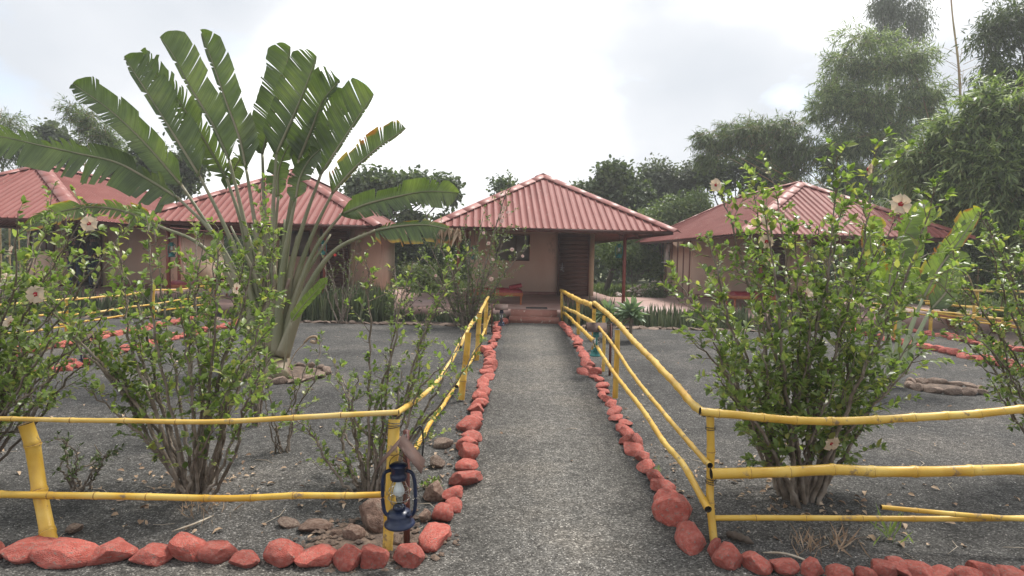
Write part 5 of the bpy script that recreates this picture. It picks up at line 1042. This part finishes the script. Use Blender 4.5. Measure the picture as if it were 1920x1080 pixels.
bambooclump('dark bamboo thicket low behind the right-hand fences', (15.0, 22, 0), LB(((13.004,21.0,3.274), (1.6, 1, .9)), ((14.628,21.0,2.946), (1.8, 1, 1.1)), ((16.252,21.0,2.619), (1.8, 1, 1.2)), ((14.121,21.5,1.858), (1.6, 1, 1.0)), ((15.601,21.0,1.525), (1.8, 1, 1.0)), ((16.387,20.0,1.555), (1.5, 1, 1.0)), ((13.498,23.0,2.641), (1.6, 1, 1.0))), 30000, 44, 'bamdark', leaf=.28, culms=16, spread=3)
tree('feathery_tree', 'tall thin-leaved tree whose top leaves the view above the bamboo', (20.5, 33, 0), LB(((18.791,33.0,14.802), (1.2, 1, 1.3)), ((20.158,33.0,15.095), (1.4, 1, 1.4)), ((19.952,33.0,13.725), (1.5, 1, .9)), ((19.537,33.0,16.448), (1.5, 1, 1.2)), ((18.304,33.0,13.427), (.8, 1, .7)), ((16.209,33.0,10.638), (.6, .8, 1.2))), 13000, .22, 'treegrey', LT=SLIM2, seed=45, droop=1.6, bark='palebark')
tree('tall_tree', 'tall dark tree at the upper right corner', (17.6, 20, 0), LB(((15.104,20.0,8.954), (.9, .8, .9)), ((16.002,20.0,9.299), (1.0, .9, 1.2)), ((15.005,20.0,7.79), (.7, .8, .6)), ((16.186,20.0,7.642), (1.0, .9, 1.0)), ((15.734,20.0,6.8), (.9, .8, .7)), ((16.938,20.0,8.982), (1.0, .9, 1.4))), 13000, .22, 'tree', LT=SLIM2, seed=46, droop=.8)
t = thing('bare_bamboo_culm', (19.4, 26.5, 0), 'tall bare bamboo culm standing above the bamboo at right', 'bamboo')
mb = MB(); mb.tube(bend([(19.0, 26.5, 0), (18.475,26.5,7.927), (18.248,26.5,10.029), (17.861,26.5,12.222), (17.701,26.5,13.531)], 40), np.linspace(.10, .02, 40)*(1+.18*(np.arange(40) % 3 == 0)), 8); mb.build('culm', 'culm', t, smooth=True)
mb = MB()
for k in range(34):
    p = np.array((18.377,26.5,8.481))+np.array([rnd.uniform(-.1, .1), 0, rnd.uniform(-1.2, 2.2)]); e = p+np.array([rnd.gauss(0, .5), rnd.gauss(0, .3), rnd.uniform(.1, .8)]); mb.tube([p, (p+e)/2+np.array([0, 0, .06]), e], [.012, .008, .003], 4)
mb.build('side_branches', 'culm', t, kind='stuff')
bambooclump('narrow leaning dark bamboo behind the fan palm at left', (-17.4, 25, 0), LB(((-18.204,25.0,7.114), (.35, .4, .3)), ((-17.706,25.0,6.694), (.5, .5, .42)), ((-17.212,25.0,5.973), (.6, .5, .55)), ((-16.783,25.0,5.206), (.7, .6, .7)), ((-16.638,25.0,4.518), (.8, .6, .6))), 9500, 47, 'bamdark', leaf=.25, culms=7)
bambooclump('dark bamboo top at the left edge above the roof', (-22, 26, 0), LB(((-21.836,26.0,6.911), (.9, .7, .6)), ((-22.2,26.0,5.898), (1.4, .9, .9)), ((-20.835,26.0,5.473), (.9, .7, .6)), ((-23.341,26.0,6.102), (1.4, 1, 1.4))), 9500, 48, 'bamdark', leaf=.25, culms=7)
tree('leafy_tree', 'round leafy tree showing between the two left roofs', (-15.8, 27, 0), LB(((-16.422,27.0,5.369), (1.1, 1, .9)), ((-15.481,27.0,4.688), (1.2, 1, .7)), ((-14.768,27.0,5.283), (.9, .8, .6)), ((-17.136,27.0,5.007), (1., 1, .8))), 9000, .2, 'tree', seed=49)
tree('leafy_tree', 'faint small tree between bamboo and leaning bamboo at left', (-20, 30, 0), LB(((-23.098,30.0,7.135), (.8, .8, .7)), ((-22.718,30.0,6.237), (1.2, 1, .7))), 3000, .2, 'treegrey', seed=50)
# undergrowth seen through the gaps between the huts
tree('dark_tree', 'dark leafy bush in the gap left of the middle hut', (-4.2, 26.5, 0), LB(((-4.31,26.5,2.657), (1.2, 1, .9)), ((-3.374,26.5,1.756), (1.5, 1, .9)), ((-5.085,27.0,1.728), (1.2, 1, .9)), ((-2.693,26.5,2.459), (1.1, 1, .9))), 12000, .17, 'tree', seed=51, trunk=.06, group='bushes behind the huts', cat='bush')
tree('light_bush', 'pale green bushes in the gap right of the middle hut', (4.6, 23.6, 0), LB(((3.983,25.0,1.495), (.8, .6, .40)), ((4.953,25.0,1.579), (.9, .6, .4)), ((5.353,24.5,1.163), (.4, .5, .35)), ((3.831,25.5,1.887), (.9, .7, .6))), 9000, .12, 'treelight', LT=SMALL, seed=52, trunk=.03, group='bushes behind the huts', cat='bush')
tree('light_bush', 'low grey green bush left of the meter box wall', (5.2, 22.4, 0), LB(((4.681,21.8,0.233), (.25, .3, .16)), ((4.985,22.0,0.38), (.25, .3, .25))), 1800, .09, 'finebush', LT=SMALL, seed=53, trunk=.02, group='bushes behind the huts', cat='bush')
tree('light_bush', 'pale weeds behind the terrace left of the middle hut', (-3.7, 23.5, 0), LB(((-4.108,23.5,0.846), (.9, .6, .25)), ((-2.876,23.5,0.81), (.9, .6, .25))), 4500, .1, 'weed', LT=SMALL, seed=54, trunk=.02, group='bushes behind the huts', cat='bush')
r = np.random.default_rng(60); mb = MB(); n = 90000
P = np.column_stack([r.uniform(-60, 60, n), r.uniform(36, 46, n), np.zeros(n)]); top = np.array([3.3+1.3*noise.noise(Vector((x*.16, 0, 1)))+.9*noise.noise(Vector((x*.6, y*.4, 5))) for x, y in P[:, :2]])
P[:, 2] = top*r.random(n)**.6; scatter(mb, ROUND[0], ROUND[1], P, r.normal(size=(n, 3)), r.normal(size=(n, 3)), .42*r.uniform(.5, 1.2, n))
tag(mb.build('far_woods', 'tree'), 'line of distant dark green trees closing the gaps behind the huts', 'woods', kind='stuff')
r = np.random.default_rng(61); mb = MB(); n = 16000
P = np.column_stack([r.uniform(-16, 22, n), r.uniform(21.6, 34, n), np.full(n, .01)]); scatter(mb, SLIM2[0], SLIM2[1], P, np.column_stack([r.normal(0, .5, (n, 2)), np.ones(n)]), r.normal(size=(n, 3)), r.uniform(.1, .4, n))
tag(mb.build('tall_grass', 'weed'), 'rough pale grass growing behind the huts', 'grass', kind='stuff')
mb = MB(); n = 260; r = np.random.default_rng(62)
for k in range(n):
    c = (5.148,28.898,0.0) if k % 2 else (8.505,31.129,0.0); q = np.array([c[0]-.1+r.normal(0, .7), 22.9+r.normal(0, .5), 0]); q[2] = max(.0, .75-.35*abs(q[0]-c[0]))*r.random()
    v = np.array([(0,0,.7),(1,0,0),(.3,.9,0),(-.8,.6,0),(-.9,-.5,0),(.2,-1,0),(0,0,-.4)])*r.uniform(.05, .16)*r.uniform(.6, 1.4, 3); mb.add(v+q+np.array([0, 0, .04]), [(0,1,2),(0,2,3),(0,3,4),(0,4,5),(0,5,1),(6,2,1),(6,3,2),(6,4,3),(6,5,4),(6,1,5)])
tag(mb.build('rubble_heap', 'rubble'), 'heap of pale broken stones behind the terrace right of the middle hut', 'rubble', kind='stuff')

# ------------------------------------------------------------------ people on the far-left terrace
def person(label, loc, rz, pose, shirt='blackcloth', cap=True):
    t = thing('person', loc, label, 'person', None, rz)
    import bmesh
    J = pose['j']; E = pose['e']; Rr = pose['r']; names = list(J)
    def skin(nm, keys, edges, m, sc=1., lvl=2):
        me = bpy.data.meshes.new(nm); idx = {k: i for i, k in enumerate(keys)}
        me.from_pydata([J[k] for k in keys], [(idx[a], idx[b]) for a, b in edges], []); o = bpy.data.objects.new(nm, me); S.collection.objects.link(o); o.parent = t
        sk_ = o.modifiers.new('skin', 'SKIN'); sub = o.modifiers.new('sub', 'SUBSURF'); sub.levels = lvl; sub.render_levels = lvl
        for i, k in enumerate(keys): me.skin_vertices[0].data[i].radius = tuple(q*sc for q in Rr[k])
        me.skin_vertices[0].data[0].use_root = True; me.materials.append(M[m]); sk_.use_smooth_shade = True; return o
    skin('body', names, E, 'skin')
    up_ = ['pelvis', 'waist', 'chest', 'nbase', 'shl', 'ell', 'shr', 'elr']; skin('shirt', up_, [('pelvis', 'waist'), ('waist', 'chest'), ('chest', 'nbase'), ('chest', 'shl'), ('shl', 'ell'), ('chest', 'shr'), ('shr', 'elr')], shirt, 1.16)
    lo_ = ['pelvis', 'hpl', 'knl', 'anl', 'hpr', 'knr', 'anr']; skin('jeans', lo_, [('pelvis', 'hpl'), ('hpl', 'knl'), ('knl', 'anl'), ('pelvis', 'hpr'), ('hpr', 'knr'), ('knr', 'anr')], 'jeans', 1.2)
    hd = J['head']; mb = MB(); mb.lathe([(0, .125), (.05, .118), (.088, .07), (.099, .015), (.098, -.03), (.080, -.06)], 16, (hd[0], hd[1]+.012, hd[2])); mb.build('hair', 'blackcloth' if cap else 'hair', t, smooth=True, local=True)
    if cap: mb = MB(); mb.box((hd[0], hd[1]-.12, hd[2]+.03), (.13, .10, .012)); mb.build('cap_brim', 'blackcloth', t, local=True)
    mb = MB()
    for sx in (-1, 1): mb.lathe([(0, -.02), (.012, 0), (0, .02)], 6, (hd[0]+sx*.03, hd[1]-.088, hd[2]))
    mb.build('eyes', 'hair', t, local=True)
    mb = MB(); mb.tube([(hd[0], hd[1]-.085, hd[2]+.0), (hd[0], hd[1]-.108, hd[2]-.03)], [.007, .012], 6); mb.tube([(hd[0]-.02, hd[1]-.088, hd[2]-.055), (hd[0]+.02, hd[1]-.088, hd[2]-.055)], .005, 5); mb.build('face', 'skin', t, smooth=True, local=True)
    for s_ in ('l', 'r'):
        w = Vector(J['wr'+s_]); e = Vector(J['el'+s_]); d = (w-e).normalized(); sd = d.cross(Vector((0, 1, 0))).normalized()
        mb = MB()
        for k in range(4):
            b = w+d*.07+sd*(k-1.5)*.018; ln = (.065, .075, .07, .055)[k]; mb.tube([b, b+d*ln*.6, b+d*ln+Vector((0, -.015, 0))], [.009, .008, .006], 6)
        b = w+d*.02+Vector((0, -.03, 0)); mb.tube([b, b+d*.03+Vector((0, -.02, 0)), b+d*.055+Vector((0, -.022, 0))], [.011, .010, .007], 6)
        mb.tube([w, w+d*.04, w+d*.085], [.022, .034, .03], 8); mb.build('hand', 'skin', t, smooth=True, local=True)
    for s_ in ('l', 'r'):
        a = J['an'+s_]; mb = MB(); mb.tube([(a[0], a[1]+.05, .035), (a[0], a[1]-.03, .04), (a[0], a[1]-.14, .03), (a[0], a[1]-.18, .025)], [.035, .045, .042, .025], 8); mb.build('shoe', 'blackcloth', t, smooth=True, local=True)
    return t
def pose(lw, rw, le, re_):
    j = dict(pelvis=(0, 0, .95), waist=(0, 0, 1.1), chest=(0, .01, 1.32), nbase=(0, .01, 1.47), neck=(0, 0, 1.52), head=(0, -.01, 1.62), crown=(0, 0, 1.70),
        shl=(-.17, .01, 1.42), ell=le, wrl=lw, shr=(.17, .01, 1.42), elr=re_, wrr=rw, hpl=(-.09, 0, .90), knl=(-.11, -.02, .50), anl=(-.12, .02, .09), hpr=(.09, 0, .90), knr=(.11, -.03, .50), anr=(.13, 0, .09))
    e = [('pelvis', 'waist'), ('waist', 'chest'), ('chest', 'nbase'), ('nbase', 'neck'), ('neck', 'head'), ('head', 'crown'), ('chest', 'shl'), ('shl', 'ell'), ('ell', 'wrl'), ('chest', 'shr'), ('shr', 'elr'), ('elr', 'wrr'), ('pelvis', 'hpl'), ('hpl', 'knl'), ('knl', 'anl'), ('pelvis', 'hpr'), ('hpr', 'knr'), ('knr', 'anr')]
    r = dict(pelvis=(.14, .10), waist=(.13, .09), chest=(.15, .105), nbase=(.07, .06), neck=(.052, .052), head=(.08, .092), crown=(.06, .07), shl=(.055, .055), ell=(.038, .038), wrl=(.026, .024), shr=(.055, .055), elr=(.038, .038), wrr=(.026, .024),
        hpl=(.085, .085), knl=(.055, .055), anl=(.036, .036), hpr=(.085, .085), knr=(.055, .055), anr=(.036, .036)); return dict(j=j, e=e, r=r)
p1 = (-13.649, 18.6, .27)
person('person in black cap, black shirt and blue jeans standing on the far-left terrace', p1, R_(25), pose((-.26, -.06, .88), (.24, -.14, .92), (-.25, .03, 1.15), (.26, .02, 1.16)))
person('person in dark clothes half hidden behind the one with the black cap', (-13.649, 19.4, .27), R_(-20), pose((-.25, -.05, .88), (.22, -.2, 1.0), (-.25, .03, 1.15), (.25, .0, 1.16)), cap=False)
mb = MB(); mb.box((0, 0, 0), (.03, .22, .48), Matrix.Rotation(R_(-20), 4, 'Y')); tag(mb.build('shopping_bag', 'paper', origin=(p1[0]+.34, p1[1]-.12, p1[2]+.84)), 'pale bag held by the person in the black cap', 'bag')

# ------------------------------------------------------------------ litter
mb = MB(); n = 380; y = 3.2+9*rng.random(n)**1.5; x = (rng.random(n)*2-1)*(1.0*y)
for bx, by, q in ((-2.0, 3.85, 90), (1.79, 3.9, 130), (-.97, 3.9, 50), (-.62, 4.6, 40), (1.12, 4.4, 40), (-3., 7.6, 60)): x = np.concatenate([x, bx+rng.normal(0, .3, q)]); y = np.concatenate([y, by+rng.normal(0, .3, q)])
y = np.maximum(y, 3.1); n = len(x); keep = (np.abs(x-.3) > .75) | (rng.random(n) < .12); x, y = x[keep], y[keep]; n = len(x)
z = np.array([gz(a, b) for a, b in zip(x, y)])+.012
scatter(mb, OV[0]*np.array([1, 1, 2.2]), OV[1], np.column_stack([x, y, z]), np.column_stack([rng.normal(size=(n, 2)), rng.normal(0, .15, n)]), np.column_stack([rng.normal(0, .4, (n, 2)), np.ones(n)]), rng.uniform(.015, .06, n))
tag(mb.build('leaf_litter', 'dry'), 'dry curled leaves and petals lying about on the gravel', 'dry leaves', kind='stuff')
mb = MB()
for k in range(130):
    y = 3.15+8*rnd.random()**1.5; x = rnd.uniform(-1, 1)*y*.95
    if abs(x-.3) < .7 and rnd.random() < .8: continue
    a = rnd.uniform(0, 6.28); l = rnd.uniform(.04, .22); z = gz(x, y)+.006
    mb.tube([(x, y, z), (x+l*.5*math.cos(a), y+l*.5*math.sin(a), z+rnd.uniform(0, .015)), (x+l*math.cos(a+.3), y+l*math.sin(a+.3), z)], rnd.uniform(.0008, .0022), 4)
tag(mb.build('twig_litter', 'straw'), 'thin dry twigs and straws scattered over the beds', 'twigs', kind='stuff')
for (a, b, c), r0, lab in ((((-1.823,3.166,0.0), (-1.749,3.241,0.0), (-1.706,3.381,0.0)), .006, 'pale split stick lying left of the boulder'),
                           (((1.278,3.106,0.0), (1.377,3.084,0.0), (1.499,2.998,0.0)), .006, 'pale flat stick lying inside the right fence corner')):
    mb = MB(); mb.tube(bend([(a[0], a[1], a[2]+.012), (b[0], b[1], b[2]+.02), (c[0], c[1], c[2]+.012)], 10), [r0*q for q in (.3, .7, 1, 1, 1, 1, .9, .8, .5, .2)], 6); tag(mb.build('stick', 'straw', origin=b), lab, 'stick')
mb = MB(); a = (1.146,3.217,0.0); b = (1.255,3.105,0.0); mb.tube(bend([(a[0], a[1]+.06, .03), ((a[0]+b[0])/2, (a[1]+b[1])/2+.05, .04), (b[0], b[1]+.06, .03)], 10), [.006, .022, .017, .027, .019, .025, .016, .022, .012, .004], 7); tag(mb.build('log', 'darkbark', smooth=False, origin=b), 'short rotten piece of wood behind the right corner stones', 'log')
def tuft(label, c, n, h, m, seed, sp=.05):
    r = np.random.default_rng(seed); mb = MB(); c = np.array(c, float)
    scatter(mb, SLIM[0]*np.array([.5, 1, 1.4]), SLIM[1], c+np.column_stack([r.normal(0, sp, (n, 2)), np.zeros(n)]), np.column_stack([r.normal(0, .55, (n, 2)), np.ones(n)]), np.column_stack([r.normal(size=(n, 2)), np.zeros(n)]), h*r.uniform(.4, 1.1, n)); tag(mb.build('grass_tuft', m, origin=tuple(c)), label, 'grass tuft', 'grass tufts in the beds', 'stuff')
tuft('green grass tuft under the bottom right rail', (2.052,3.331,0.0), 26, .17, 'bushlight', 1)
tuft('dry brown grass tuft nearest the right corner post', (1.529,3.178,0.0), 40, .14, 'dry', 2)
tuft('dry brown grass tuft right of the first dry one', (1.723,3.219,0.0), 30, .15, 'dry', 3)
tuft('dry brown grass tuft under the left fence by the bush', (-1.771,3.413,0.0), 34, .12, 'dry', 4, .08)
tuft('small green tuft growing between red stones on the path edge', (1.004,4.321,0.0), 22, .07, 'bushlight', 5, .02)
